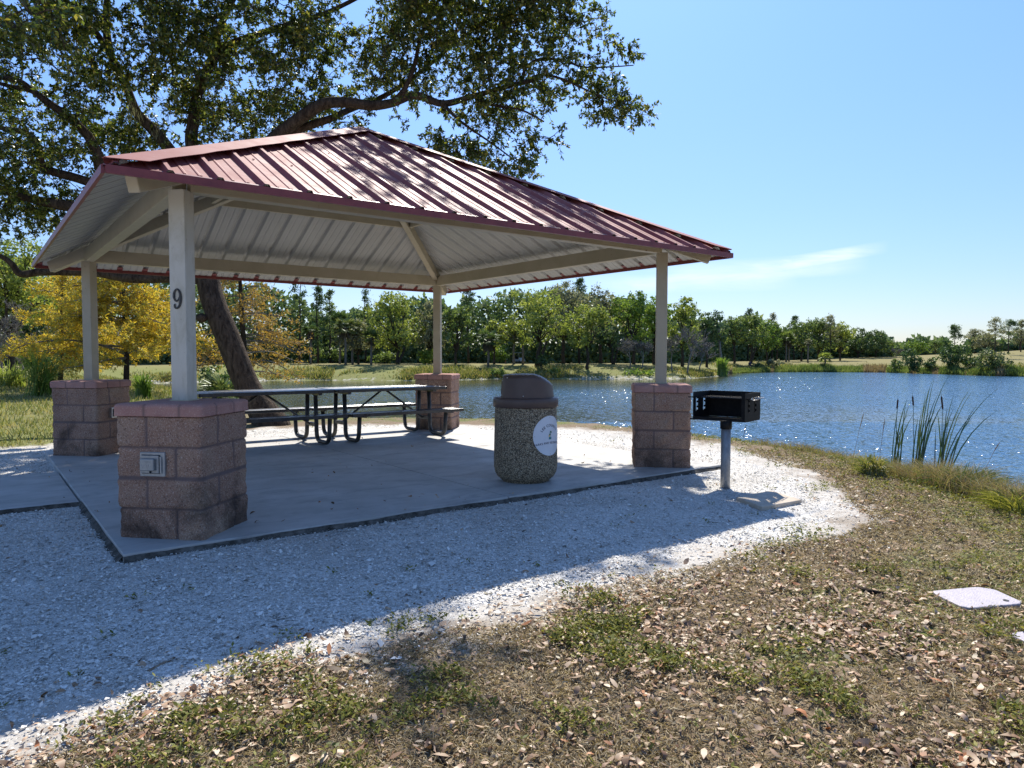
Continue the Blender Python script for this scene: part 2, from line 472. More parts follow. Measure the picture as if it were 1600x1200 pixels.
class MB:
    def __init__(s):
        s.v, s.f = [], []

    def add(s, vs, fs):
        o = len(s.v)
        s.v.extend([tuple(p) for p in vs])
        s.f.extend([tuple(i + o for i in f) for f in fs])
        return s

    def box(s, lo, hi, M4=None):
        (x0, y0, z0), (x1, y1, z1) = lo, hi
        vs = [(x0, y0, z0), (x1, y0, z0), (x1, y1, z0), (x0, y1, z0), (x0, y0, z1), (x1, y0, z1), (x1, y1, z1), (x0, y1, z1)]
        if M4 is not None:
            vs = [tuple(M4 @ Vector(p)) for p in vs]
        return s.add(vs, [(3, 2, 1, 0), (4, 5, 6, 7), (0, 1, 5, 4), (1, 2, 6, 5), (2, 3, 7, 6), (3, 0, 4, 7)])

    def bar(s, a, b, w, h, up=(0, 0, 1)):
        a, b = Vector(a), Vector(b)
        d = (b - a).normalized()
        side = d.cross(Vector(up)).normalized()
        u = side.cross(d).normalized()
        vs = []
        for p in (a, b):
            for sx, sz in ((-1, -1), (1, -1), (1, 1), (-1, 1)):
                vs.append(p + side * (sx * w / 2) + u * (sz * h / 2))
        return s.add(vs, [(3, 2, 1, 0), (4, 5, 6, 7), (0, 1, 5, 4), (1, 2, 6, 5), (2, 3, 7, 6), (3, 0, 4, 7)])

    def tube(s, pts, rad, n=8, cap=True):
        pts = [Vector(p) for p in pts]
        if not hasattr(rad, '__len__'):
            rad = [rad] * len(pts)
        t0 = (pts[1] - pts[0]).normalized()
        ref = Vector((0, 0, 1)) if abs(t0.z) < .9 else Vector((1, 0, 0))
        u = t0.cross(ref).normalized()
        vs, fs = [], []
        for i, p in enumerate(pts):
            if i == 0:
                t = t0
            elif i == len(pts) - 1:
                t = (pts[i] - pts[i - 1]).normalized()
            else:
                t = (pts[i + 1] - pts[i - 1]).normalized()
            u = (u - t * u.dot(t))
            if u.length < 1e-6:
                u = t.orthogonal()
            u.normalize()
            w = t.cross(u)
            for k in range(n):
                a = 2 * math.pi * k / n
                vs.append(p + (u * math.cos(a) + w * math.sin(a)) * rad[i])
        for i in range(len(pts) - 1):
            for k in range(n):
                k2 = (k + 1) % n
                fs.append((i * n + k, i * n + k2, (i + 1) * n + k2, (i + 1) * n + k))
        if cap:
            fs.append(tuple(range(n - 1, -1, -1)))
            fs.append(tuple((len(pts) - 1) * n + k for k in range(n)))
        return s.add(vs, fs)

    def lathe(s, prof, c=(0, 0, 0), n=48):
        vs, fs = [], []
        for r, z in prof:
            for k in range(n):
                a = 2 * math.pi * k / n
                vs.append((c[0] + r * math.cos(a), c[1] + r * math.sin(a), c[2] + z))
        for i in range(len(prof) - 1):
            for k in range(n):
                k2 = (k + 1) % n
                fs.append((i * n + k, i * n + k2, (i + 1) * n + k2, (i + 1) * n + k))
        if prof[0][0] > 1e-6:
            fs.append(tuple(range(n - 1, -1, -1)))
        if prof[-1][0] > 1e-6:
            fs.append(tuple((len(prof) - 1) * n + k for k in range(n)))
        return s.add(vs, fs)

    def prism(s, poly, z0, z1):
        n = len(poly)
        vs = [(x, y, z0) for x, y in poly] + [(x, y, z1) for x, y in poly]
        fs = [tuple(range(n - 1, -1, -1)), tuple(range(n, 2 * n))]
        fs += [(i, (i + 1) % n, n + (i + 1) % n, n + i) for i in range(n)]
        return s.add(vs, fs)

    def build(s, name, mat, parent=None, smooth=False, bevel=0):
        V = np.array(s.v, dtype=float).reshape(-1, 3)
        return make(name, V, s.f, mat, parent, smooth, bevel)


def root_of(o):
    while o.parent:
        o = o.parent
    return o


def make(name, V, F, mat, parent=None, smooth=False, bevel=0, loc=None):
    """mesh object from world coordinates; a child is stored relative to its (unrotated) root"""
    off = np.zeros(3)
    if parent is not None:
        off = np.array(root_of(parent).location)
    elif loc is not None:
        off = np.array(loc, dtype=float)
    me = bpy.data.meshes.new(name)
    V = np.asarray(V, dtype=float) - off
    if isinstance(F, np.ndarray):
        k = F.shape[1]
        me.vertices.add(len(V))
        me.vertices.foreach_set('co', V.astype(np.float32).ravel())
        me.loops.add(F.size)
        me.loops.foreach_set('vertex_index', F.astype(np.int32).ravel())
        me.polygons.add(len(F))
        me.polygons.foreach_set('loop_start', np.arange(0, F.size, k, dtype=np.int32))
        me.polygons.foreach_set('loop_total', np.full(len(F), k, dtype=np.int32))
        me.update(calc_edges=True)
    else:
        me.from_pydata(V.tolist(), [], F)
        me.update()
    if smooth:
        me.polygons.foreach_set('use_smooth', np.ones(len(me.polygons), dtype=bool))
    me.materials.append(MAT[mat] if isinstance(mat, str) else mat)
    o = bpy.data.objects.new(name, me)
    C.objects.link(o)
    if parent is not None:
        o.parent = parent
    elif loc is not None:
        o.location = loc
    if bevel:
        b = o.modifiers.new('bevel', 'BEVEL')
        b.width = bevel
        b.segments = 2
        b.limit_method = 'ANGLE'
    return o


def tag(o, label=None, cat=None, group=None, kind=None):
    if label:
        o['label'] = label
    if cat:
        o['category'] = cat
    if group:
        o['group'] = group
    if kind:
        o['kind'] = kind
    return o


def thing(name, label, cat, loc, group=None):
    o = bpy.data.objects.new(name, None)
    o.empty_display_size = .2
    C.objects.link(o)
    o.location = tuple(float(x) for x in loc)
    return tag(o, label, cat, group)


def copy_tree(o, parent=None):
    c = o.copy()
    C.objects.link(c)
    if parent is not None:
        c.parent = parent
    for ch in list(o.children):
        copy_tree(ch, c)
    return c


def fbm2(x, y, seed=0, octs=4, lac=2.0, gain=.5):
    """value noise on numpy arrays, 0..1"""
    x = np.asarray(x, float)
    y = np.asarray(y, float)
    tot = np.zeros_like(x)
    amp, s = 1.0, 0.0
    for o in range(octs):
        xi, yi = np.floor(x).astype(np.int64), np.floor(y).astype(np.int64)
        xf, yf = x - xi, y - yi
        xf, yf = xf * xf * (3 - 2 * xf), yf * yf * (3 - 2 * yf)

        def hsh(a, b):
            h = (a * 374761393 + b * 668265263 + (seed + o) * 974711) & 0x7fffffff
            h = ((h ^ (h >> 13)) * 1274126177) & 0x7fffffff
            return ((h ^ (h >> 16)) & 0xffff) / 65535.0
        v = (hsh(xi, yi) * (1 - xf) + hsh(xi + 1, yi) * xf) * (1 - yf) + (hsh(xi, yi + 1) * (1 - xf) + hsh(xi + 1, yi + 1) * xf) * yf
        tot += v * amp
        s += amp
        amp *= gain
        x, y = x * lac + 17.3, y * lac + 9.1
    return tot / s


def poly_sd(px, py, poly):
    """signed distance to a polygon, negative inside"""
    poly = np.asarray(poly)[:, :2]
    d = np.full(px.shape, 1e18)
    ins = np.zeros(px.shape, bool)
    n = len(poly)
    for i in range(n):
        a, b = poly[i], poly[(i + 1) % n]
        ex, ey = b - a
        wx, wy = px - a[0], py - a[1]
        tt = np.clip((wx * ex + wy * ey) / (ex * ex + ey * ey + 1e-12), 0, 1)
        d = np.minimum(d, (wx - ex * tt) ** 2 + (wy - ey * tt) ** 2)
        c = ((a[1] <= py) & (b[1] > py)) | ((b[1] <= py) & (a[1] > py))
        with np.errstate(divide='ignore', invalid='ignore'):
            xx = a[0] + (py - a[1]) / (b[1] - a[1]) * ex
        ins ^= c & (px < xx)
    d = np.sqrt(d)
    return np.where(ins, -d, d)


def smooth01(x):
    x = np.clip(x, 0, 1)
    return x * x * (3 - 2 * x)


# ------------------------------------------------------------------ world and sun
SUN_EL, SUN_AZ = R(46.7), R(48.6)
SDIR = np.array([math.cos(SUN_EL) * math.cos(SUN_AZ), math.cos(SUN_EL) * math.sin(SUN_AZ), math.sin(SUN_EL)])
w = bpy.data.worlds.new('World')
SC.world = w
w.use_nodes = True
wn = w.node_tree
bg = wn.nodes['Background']
sky = wn.nodes.new('ShaderNodeTexSky')
sky.sky_type = 'NISHITA'
sky.sun_disc = False
sky.sun_elevation = SUN_EL
sky.sun_rotation = math.pi / 2 - SUN_AZ
sky.air_density = 1.0
sky.dust_density = 0.25
sky.ozone_density = 2.5
SKYTINT = (0.70, .88, 1.08)


def world_nodes():
    L = wn.links.new
    tc = wn.nodes.new('ShaderNodeTexCoord')
    # a thin cirrus veil low over the far shore, laid out on compass bearing and elevation
    mp = wn.nodes.new('ShaderNodeMapping')
    mp.inputs['Rotation'].default_value = (0, 0, -YAW)
    L(tc.outputs['Generated'], mp.inputs['Vector'])
    sp = wn.nodes.new('ShaderNodeSeparateXYZ')
    L(mp.outputs[0], sp.inputs[0])

    def mth(op, a, b=0.0, clamp=False):
        nd = wn.nodes.new('ShaderNodeMath')
        nd.operation = op
        nd.use_clamp = clamp
        for s_, v_ in zip(nd.inputs, (a, b)):
            if hasattr(v_, 'node'):
                L(v_, s_)
            else:
                s_.default_value = v_
        return nd.outputs[0]
    bear = mth('DIVIDE', mth('MULTIPLY', sp.outputs[1], -1.0), mth('MAXIMUM', sp.outputs[0], .05))   # + to the right of the view
    elev = mth('DIVIDE', sp.outputs[2], mth('MAXIMUM', sp.outputs[0], .05))
    cmb = wn.nodes.new('ShaderNodeCombineXYZ')
    L(mth('MULTIPLY', bear, 5.0), cmb.inputs[0])
    L(mth('MULTIPLY', elev, 26.0), cmb.inputs[1])
    nz = wn.nodes.new('ShaderNodeTexNoise')
    nz.inputs['Scale'].default_value = 1.6
    nz.inputs['Detail'].default_value = 6
    nz.inputs['Roughness'].default_value = .6
    nz.inputs['Distortion'].default_value = .5
    L(cmb.outputs[0], nz.inputs['Vector'])

    def band(cen_fac, slope, b0, b1, width):
        c = mth('ADD', mth('MULTIPLY', mth('SUBTRACT', bear, b0), slope), cen_fac)
        dz = mth('DIVIDE', mth('SUBTRACT', elev, c), width)
        g = mth('SUBTRACT', 1.0, mth('MULTIPLY', dz, dz), True)
        x0 = mth('MULTIPLY', mth('SUBTRACT', bear, b0), 14.0, True)
        x1 = mth('MULTIPLY', mth('SUBTRACT', b1, bear), 18.0, True)
        return mth('MULTIPLY', g, mth('MULTIPLY', x0, x1))
    a = band(.109, .06, .18, .50, .017)
    b = band(.118, .165, .33, .525, .010)
    c = band(.096, .02, .10, .40, .014)
    tot = mth('ADD', mth('MULTIPLY', a, .42), mth('ADD', mth('MULTIPLY', b, .75), mth('MULTIPLY', c, .5)))
    m_ = wn.nodes.new('ShaderNodeMapRange')
    m_.inputs['From Min'].default_value = .36
    m_.inputs['From Max'].default_value = .68
    L(nz.outputs['Fac'], m_.inputs['Value'])
    fac = mth('MULTIPLY', tot, mth('ADD', mth('MULTIPLY', m_.outputs[0], .7), .25), True)
    tint = wn.nodes.new('ShaderNodeMix')
    tint.data_type = 'RGBA'
    tint.blend_type = 'MULTIPLY'
    ti = [i for i in tint.inputs if i.enabled]
    ti[0].default_value = 1
    L(sky.outputs[0], ti[1])
    # clear dry-season air: the low sky is a paler blue but no brighter than the rest
    se = wn.nodes.new('ShaderNodeSeparateXYZ')
    L(tc.outputs['Generated'], se.inputs[0])
    rp = wn.nodes.new('ShaderNodeValToRGB')
    e_ = rp.color_ramp.elements
    e_[0].position, e_[0].color = 0.0, (.46, .487, .60, 1)
    e_[1].position, e_[1].color = .62, SKYTINT + (1,)
    for p_, c_ in ((.10, (.50, .555, .715, 1)), (.25, (.59, .685, .90, 1)), (.42, (.66, .82, 1.03, 1))):
        q_ = e_.new(p_)
        q_.color = c_
    L(se.outputs[2], rp.inputs[0])
    L(rp.outputs[0], ti[2])
    mx = wn.nodes.new('ShaderNodeMix')
    mx.data_type = 'RGBA'
    i = [q for q in mx.inputs if q.enabled]
    L(fac, i[0])
    L([o for o in tint.outputs if o.enabled][0], i[1])
    i[2].default_value = (5.9, 6.2, 6.5, 1)
    L([o for o in mx.outputs if o.enabled][0], bg.inputs['Color'])
    bg.inputs['Strength'].default_value = .128


world_nodes()
sl = bpy.data.lights.new('sun', 'SUN')
sl.energy = 5.0
sl.angle = R(.53)
sl.color = (1, .94, .84)
so = bpy.data.objects.new('sun', sl)
C.objects.link(so)
so.rotation_euler = Vector(tuple(SDIR)).to_track_quat('Z', 'Y').to_euler()
so.location = (10, 10, 30)

# ------------------------------------------------------------------ terrain
ZG = -0.065          # gravel beside the slab
ZW = -2.2            # lake level


def depth_pt(px, d, z):
    """ground point in photo column px at horizontal view distance d"""
    q = CAM[:2] + HF * d + HR * ((px - 800) / FPX * d)
    return (q[0], q[1])


CREST = np.array([depth_pt(px, d, 0) for px, d in (
    (2600, 3.4), (1900, 4.5), (1720, 5.2), (1600, 5.85), (1500, 6.55), (1400, 7.5), (1330, 8.5), (1240, 10.0), (1085, 11.6), (980, 13.0), (890, 14.0), (760, 14.6),
    (640, 14.9), (540, 14.9), (430, 15.0), (330, 17.0), (270, 18.4), (215, 21.0))])
FARSHORE = [depth_pt(px, d, 0) for px, d in (
    (215, 42), (172, 52), (150, 64), (168, 74), (215, 80), (312, 86), (420, 91), (520, 92.5), (640, 91),
    (720, 94), (800, 100), (900, 98), (1000, 98), (1046, 98), (1090, 103), (1125, 112), (1140, 128), (1200, 139), (1280, 140), (1384, 138), (1465, 128),
    (1555, 116), (1620, 112), (1800, 100), (2300, 80))]


def offset_line(pts, dist):
    t = np.gradient(pts, axis=0)
    t /= np.linalg.norm(t, axis=1, keepdims=True)
    return pts + np.stack([t[:, 1], -t[:, 0]], 1) * dist


LAKE = np.concatenate([offset_line(CREST, 5.9), np.array(FARSHORE)])
BASIN = np.concatenate([CREST, np.array(FARSHORE)])
GRAVEL = [G(px, py, ZG)[:2] for px, py in (
    (-420, 1400), (-60, 1165), (70, 1128), (200, 1092), (300, 1062), (400, 1022), (520, 1012), (640, 985), (760, 962), (870, 932), (960, 902),
    (1060, 880), (1160, 848), (1262, 832), (1302, 806), (1290, 776), (1256, 747), (1198, 724), (1120, 701), (1085, 692), (980, 679), (890, 671),
    (760, 667), (640, 665), (540, 666), (430, 670))]
GRAVEL += [np.array(q) for q in ((0.6, 7.2), (-3.5, 6.4), (-9, 5.6), (-14, 4), (-14, -8))]
GRAVEL = np.array([np.array(q)[:2] for q in GRAVEL])


def view_dh(x, y):
    qx, qy = x - CAM[0], y - CAM[1]
    return qx * HF[0] + qy * HF[1], qx * HR[0] + qy * HR[1]


def slope_pos(x, y):
    """distance up from the water's edge; the crest of the near bank is always about 11.8"""
    d, h = view_dh(x, y)
    near = smooth01((60 - d) / 30)
    return poly_sd(x, y, LAKE) * (1 - near) + (11.8 + 2 * poly_sd(x, y, BASIN)) * near


def terrain(x, y):
    x, y = np.asarray(x, float), np.asarray(y, float)
    sd = slope_pos(x, y)
    d, h = view_dh(x, y)
    near = smooth01((60 - d) / 30)
    top = -0.60 + near * .50
    run = 13 - 1.2 * near
    t = np.clip(sd / run, -1, 1)
    prof = np.where(t > 0, 1 - (1 - np.clip(t, 0, 1)) ** (1.6 - .3 * near), t * 1.2)
    z = ZW + (top - ZW) * prof
    # scarp at the far water's edge
    z = z + (1 - near) * .22 * smooth01(sd / .8)
    # undulation away from the shelter
    away = smooth01((np.hypot(x - 3, y - 2) - 5) / 8)
    z = z + away * (fbm2(x * .22, y * .22, 3) - .5) * .22 * smooth01(sd / 4)
    fine = smooth01((d + 4) / 3) * smooth01(sd / 2) * smooth01((40 - d) / 10)
    gr = smooth01(poly_sd(x, y, GRAVEL) / .5)
    z = z + fine * ((fbm2(x * 1.7, y * 1.7, 5) - .5) * .05 + (fbm2(x * 6, y * 6, 6, 3) - .5) * .03) * (.25 + .75 * gr)
    z = z + (ZG + .10) * smooth01((30 - d) / 8) * smooth01(sd / 8)
    # slight fall towards the lower left foreground
    z = z - .14 * smooth01((-h - .5) / 2.6) * smooth01((4.8 - d) / 3)
    # mounds behind the right-hand shore

    def hump(px, dd, wd, wh, amp):
        q = ((px - 800) / FPX * dd)
        return amp * np.exp(-((d - dd) / wd) ** 2 - ((h - q) / wh) ** 2)
    z = z + hump(1680, 200, 30, 32, 3.4) + hump(1345, 190, 22, 20, 1.0) + hump(1480, 190, 18, 10, .8)
    return z


def build_ground():
    ds = np.concatenate([np.arange(-40, -2, 4), np.arange(-2, 13, .11), np.arange(13, 30, .3), np.arange(30, 70, 1.2), np.arange(70, 160, 1.6), np.arange(160, 300, 5), np.array([320, 360, 420, 520, 700, 1000, 1600, 2600])])
    hs = np.concatenate([-np.array([2600, 1600, 1000, 700, 500, 380, 300, 240]), np.arange(-200, -60, 5), np.arange(-60, -10, 1.2), np.arange(-10, 9, .14), np.arange(9, 60, 1.0), np.arange(60, 200, 4), np.array([200, 240, 300, 380, 500, 700, 1000, 1600, 2600])])
    D, H = np.meshgrid(ds, hs, indexing='ij')
    X = CAM[0] + HF[0] * D + HR[0] * H
    Y = CAM[1] + HF[1] * D + HR[1] * H
    Z = terrain(X, Y)
    # under the slab and gravel sheet keep the sheet clear
    V = np.stack([X.ravel(), Y.ravel(), Z.ravel()], 1)
    n0, n1 = D.shape
    i = np.arange(n0 - 1)[:, None] * n1 + np.arange(n1 - 1)[None, :]
    F = np.stack([i, i + n1, i + n1 + 1, i + 1], -1).reshape(-1, 4)
    o = make('ground', V, F, 'ground', smooth=True)
    tag(o, kind='structure')
    sd = poly_sd(V[:, 0], V[:, 1], LAKE)
    gs = poly_sd(V[:, 0], V[:, 1], GRAVEL)
    d, h = view_dh(V[:, 0], V[:, 1])
    sand = np.clip(.66 - gs / 1.5, 0, 1)
    sand = np.maximum(sand, ((sd > -1) & (sd < .8) & (d > 50)) * .47)
    crest = np.exp(-((gs - 1.4) / 1.1) ** 2) * (sd < 14)
    sd = slope_pos(V[:, 0], V[:, 1]) * (d < 45) + sd * (d >= 45)
    green = np.clip(.05 + .55 * crest * (d > 3.0) + .55 * smooth01((11 - sd) / 3) + .5 * smooth01((-h - 4) / 3) * (d > 8), 0, 1)
    far = smooth01((d - 16) / 14)
    far = np.maximum(far, .55 * smooth01((-h - 5.0) / 2) * (d > 9))
    # darker leaf litter floor under the far trees is the trees' own shade; bank grass stays green near the water
    far_dry = far * (.45 + .4 * smooth01((sd - 5) / 12) + .25 * smooth01((h - 25) / 20))
    col = np.stack([sand, green, np.clip(far_dry, 0, 1), np.ones(len(V))], 1).astype(np.float32)
    a = o.data.color_attributes.new('zone', 'FLOAT_COLOR', 'POINT')
    a.data.foreach_set('color', col.ravel())


build_ground()


def gz(x, y):
    return terrain(np.asarray([x]), np.asarray([y]))[0]


def on_view(px, d, dz=0.0):
    """a point standing on the terrain in photo column px at view distance d"""
    x, y = depth_pt(px, d, 0)
    return np.array([x, y, gz(x, y) + dz])


def build_gravel():
    lo, hi = GRAVEL.min(0), GRAVEL.max(0)
    st = .045
    gx, gy = np.meshgrid(np.arange(max(lo[0], -7.5), hi[0] + .6, st), np.arange(max(lo[1], -5.2), hi[1] + .6, st), indexing='ij')
    sd = poly_sd(gx, gy, GRAVEL) + (fbm2(gx * 1.6, gy * 1.6, 21, 5, 2.1, .62) - .5) * .9 + (fbm2(gx * 9, gy * 9, 22, 3) - .5) * .35
    Z = terrain(gx, gy) + .002 + (fbm2(gx * 14, gy * 14, 8, 2) - .5) * .010 + np.clip(-sd, 0, .35) * .045 - .024 * np.clip(1 + sd / .16, 0, 1)
    V = np.stack([gx.ravel(), gy.ravel(), Z.ravel()], 1)
    n0, n1 = gx.shape
    i = np.arange(n0 - 1)[:, None] * n1 + np.arange(n1 - 1)[None, :]
    keep = (sd[:-1, :-1] < 0) & ~((gx[:-1, :-1] > .2) & (gx[:-1, :-1] < 5.8) & (gy[:-1, :-1] > .2) & (gy[:-1, :-1] < 5.6))
    F = np.stack([i, i + n1, i + n1 + 1, i + 1], -1)[keep]
    used = np.unique(F)
    mp = -np.ones(len(V), int)
    mp[used] = np.arange(len(used))
    o = make('gravel', V[used], mp[F].reshape(-1, 4), 'gravel', smooth=True)
    tag(o, kind='structure')


build_gravel()



def build_water():
    lo, hi = LAKE.min(0) - 12, LAKE.max(0) + 12
    n = 150
    gx, gy = np.meshgrid(np.linspace(lo[0], hi[0], n), np.linspace(lo[1], hi[1], n), indexing='ij')
    V = np.stack([gx.ravel(), gy.ravel(), np.full(n * n, ZW)], 1)
    i = np.arange(n - 1)[:, None] * n + np.arange(n - 1)[None, :]
    F = np.stack([i, i + n, i + n + 1, i + 1], -1).reshape(-1, 4)
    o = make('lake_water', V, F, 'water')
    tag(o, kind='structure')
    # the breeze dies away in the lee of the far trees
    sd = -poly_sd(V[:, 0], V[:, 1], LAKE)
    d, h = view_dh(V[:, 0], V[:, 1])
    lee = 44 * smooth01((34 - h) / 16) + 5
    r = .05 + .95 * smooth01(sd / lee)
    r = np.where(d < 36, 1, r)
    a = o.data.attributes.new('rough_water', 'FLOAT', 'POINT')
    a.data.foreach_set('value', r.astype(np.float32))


build_water()

# ------------------------------------------------------------------ slab, path
S, SY = 6.096, 5.91


def build_slab():
    b = MB()
    g = .005
    hx, hy = S / 2, SY / 2 + .06
    for x0, x1 in ((0, hx - g), (hx + g, S)):
        for y0, y1 in ((0, hy - g), (hy + g, SY)):
            b.box((x0, y0, -.16), (x1, y1, 0))
    o = b.build('concrete_slab', 'concrete', bevel=.007)
    tag(o, kind='structure')
    e = MB()
    # crumbly dark band lying against the slab's open edges and in the joints
    def strip(a, bb, seed, out):
        a, bb = np.array(a, float), np.array(bb, float)
        n = int(np.linalg.norm(bb - a) / .03)
        t = (bb - a) / np.linalg.norm(bb - a)
        nrm = np.array([t[1], -t[0]]) * out
        vs, fs = [], []
        for i in range(n + 1):
            p = a + t * (i * .03)
            wob = fbm2(np.array([i * .09]), np.array([seed * 3.1]), seed)[0]
            w2 = fbm2(np.array([i * .16]), np.array([seed * 7.7]), seed + 5, 3)[0]
            zt = -.014 + (wob - .5) * .024
            q = p + nrm * (.016 + .05 * w2)
            zb = gz(q[0], q[1]) + .016
            for pp, zz in ((p + nrm * .003, zt), (p + nrm * (.012 + .012 * w2), zt - .012), (q, zb)):
                vs.append((pp[0], pp[1], zz))
        for i in range(n):
            for k in range(2):
                fs.append((i * 3 + k, i * 3 + k + 1, i * 3 + 4 + k, i * 3 + 3 + k))
        e.add(vs, fs)
    strip((0, 0), (S, 0), 1, 1)
    strip((0, 2.1), (0, 0), 2, 1)
    strip((-5, 2.10), (0, 2.10), 4, 1)
    o = e.build('dark_edging', 'edge', smooth=True)
    tag(o, 'dark crumbly band lying along the edges of the concrete slab', 'dirt', kind='stuff')
    p = MB()
    p.box((-1.6, 2.10, -.17), (-.012, 4.08, -.018))
    p.box((-3.2, 2.10, -.17), (-1.612, 4.08, -.02))
    p.box((-6.5, 2.10, -.17), (-3.212, 4.08, -.02))
    o = p.build('concrete_path', 'concrete', bevel=.008)
    tag(o, kind='structure')


build_slab()

# ------------------------------------------------------------------ shelter
IN, X2, Y2 = .4856, 5.610, 5.425
HE, HA, OV = 2.401, 3.927, .547
E0, EX, EY = IN - OV, X2 + OV, Y2 + OV
AX, AY = (IN + X2) / 2, (IN + Y2) / 2
PD, CAPZ0, CAPZ1 = .430, .839, .9216


def ring_block(name, c, dhalf, z0, z1, nz, mat, parent, amp, courses, seed, closed_top):
    """square prism turned 45 degrees with split-face relief and mortar joints modelled in the mesh"""
    side = dhalf * math.sqrt(2)
    nper = 40
    rad = .018
    pts, nrm, uu = [], [], []
    corners = [(-dhalf, 0), (0, -dhalf), (dhalf, 0), (0, dhalf)]
    for k in range(4):
        a, b = np.array(corners[k]), np.array(corners[(k + 1) % 4])
        t = (b - a) / side
        n = np.array([t[1], -t[0]])
        for i in range(nper):
            u = i / nper * side
            p = a + t * u
            # round the corner
            ca = min(u, side - u)
            inn = 0
            if ca < rad:
                inn = (rad - ca) ** 2 / rad * .5
            nn = n.copy()
            if u < rad:
                tp = (a - np.array(corners[k - 1])) / side
                npv = np.array([tp[1], -tp[0]])
                wgt = .5 * (1 - u / rad)
                nn = n * (1 - wgt) + npv * wgt
            elif side - u < rad:
                tn = (np.array(corners[(k + 2) % 4]) - b) / side
                nv = np.array([tn[1], -tn[0]])
                wgt = .5 * (1 - (side - u) / rad)
                nn = n * (1 - wgt) + nv * wgt
            nn /= np.linalg.norm(nn)
            pts.append(p - nn * inn)
            nrm.append(nn)
            uu.append((k, u))
    pts, nrm = np.array(pts), np.array(nrm)
    m_ = len(pts)
    zs = np.linspace(z0, z1, nz)
    ch = (z1 - z0) / courses
    V, J = [], []
    for iz, z in enumerate(zs):
        ci = min(int((z - z0) / ch), courses - 1)
        fz = (z - z0) - ci * ch
        dz = min(fz, ch - fz)
        if ci == 0 and fz < ch / 2:
            dz = ch / 2
        if ci == courses - 1 and fz > ch / 2:
            dz = ch / 2 if not closed_top else min(ch - fz, ch)
        for j in range(m_):
            k, u = uu[j]
            if courses > 1:
                js = [side * (.34 if ci % 2 else .70)]
            else:
                js = [side * .36, side * .74] if k % 2 == 0 else [side * .30, side * .66]
            du = min(abs(u - q) for q in js)
            dm = min(du, dz) if not (closed_top and dz == ch - fz) else du
            blk = (k * 7 + ci * 13 + (u > js[0]) * 3) if True else 0
            ph = pts[j]
            q = Vector((ph[0] * 11 + seed * 3.7, ph[1] * 11, z * 11 + ci * 5.1))
            rel = mnoise.fractal(q, .9, 2.1, 4) * .55 + .35 * mnoise.noise(q * .35)
            edge = min(1, dm / .022)
            h = amp * (.35 + rel) * (.25 + .75 * edge) - (.009 if dm < .006 else 0)
            if closed_top and ch - fz < .02:
                h -= (.02 - (ch - fz)) ** 2 / .02 * .9
            bp = ((blk * 2654435761 + seed * 97) % 1000) / 1000 - .5
            h += bp * amp * .5
            V.append((c[0] + ph[0] + nrm[j][0] * h, c[1] + ph[1] + nrm[j][1] * h, z))
            J.append(1.0 if dm < .0075 else 0.0)
    F = []
    for iz in range(nz - 1):
        for j in range(m_):
            j2 = (j + 1) % m_
            F.append((iz * m_ + j, iz * m_ + j2, (iz + 1) * m_ + j2, (iz + 1) * m_ + j))
    top = (nz - 1) * m_
    if closed_top:   # gently crowned top
        V2 = []
        for j in range(m_):
            V2.append((c[0] + pts[j][0] * .93, c[1] + pts[j][1] * .93, z1 + .004))
            J.append(0.0)
        V.extend(V2)
        t2 = top + m_
        for j in range(m_):
            j2 = (j + 1) % m_
            F.append((top + j, top + j2, t2 + j2, t2 + j))
        V.append((c[0], c[1], z1 + .010))
        J.append(0.0)
        for j in range(m_):
            F.append((t2 + j, t2 + (j + 1) % m_, len(V) - 1))
        if True:  # underside
            V.append((c[0], c[1], z0))
            J.append(0.0)
            for j in range(m_):
                F.append(((j + 1) % m_, j, len(V) - 1))
    o = make(name, np.array(V), F, mat, parent, smooth=True)
    # local origin at the pier's own foot so that stains differ from pier to pier
    a = o.data.attributes.new('joint', 'FLOAT', 'POINT')
    a.data.foreach_set('value', np.array(J, dtype=np.float32))
    return o


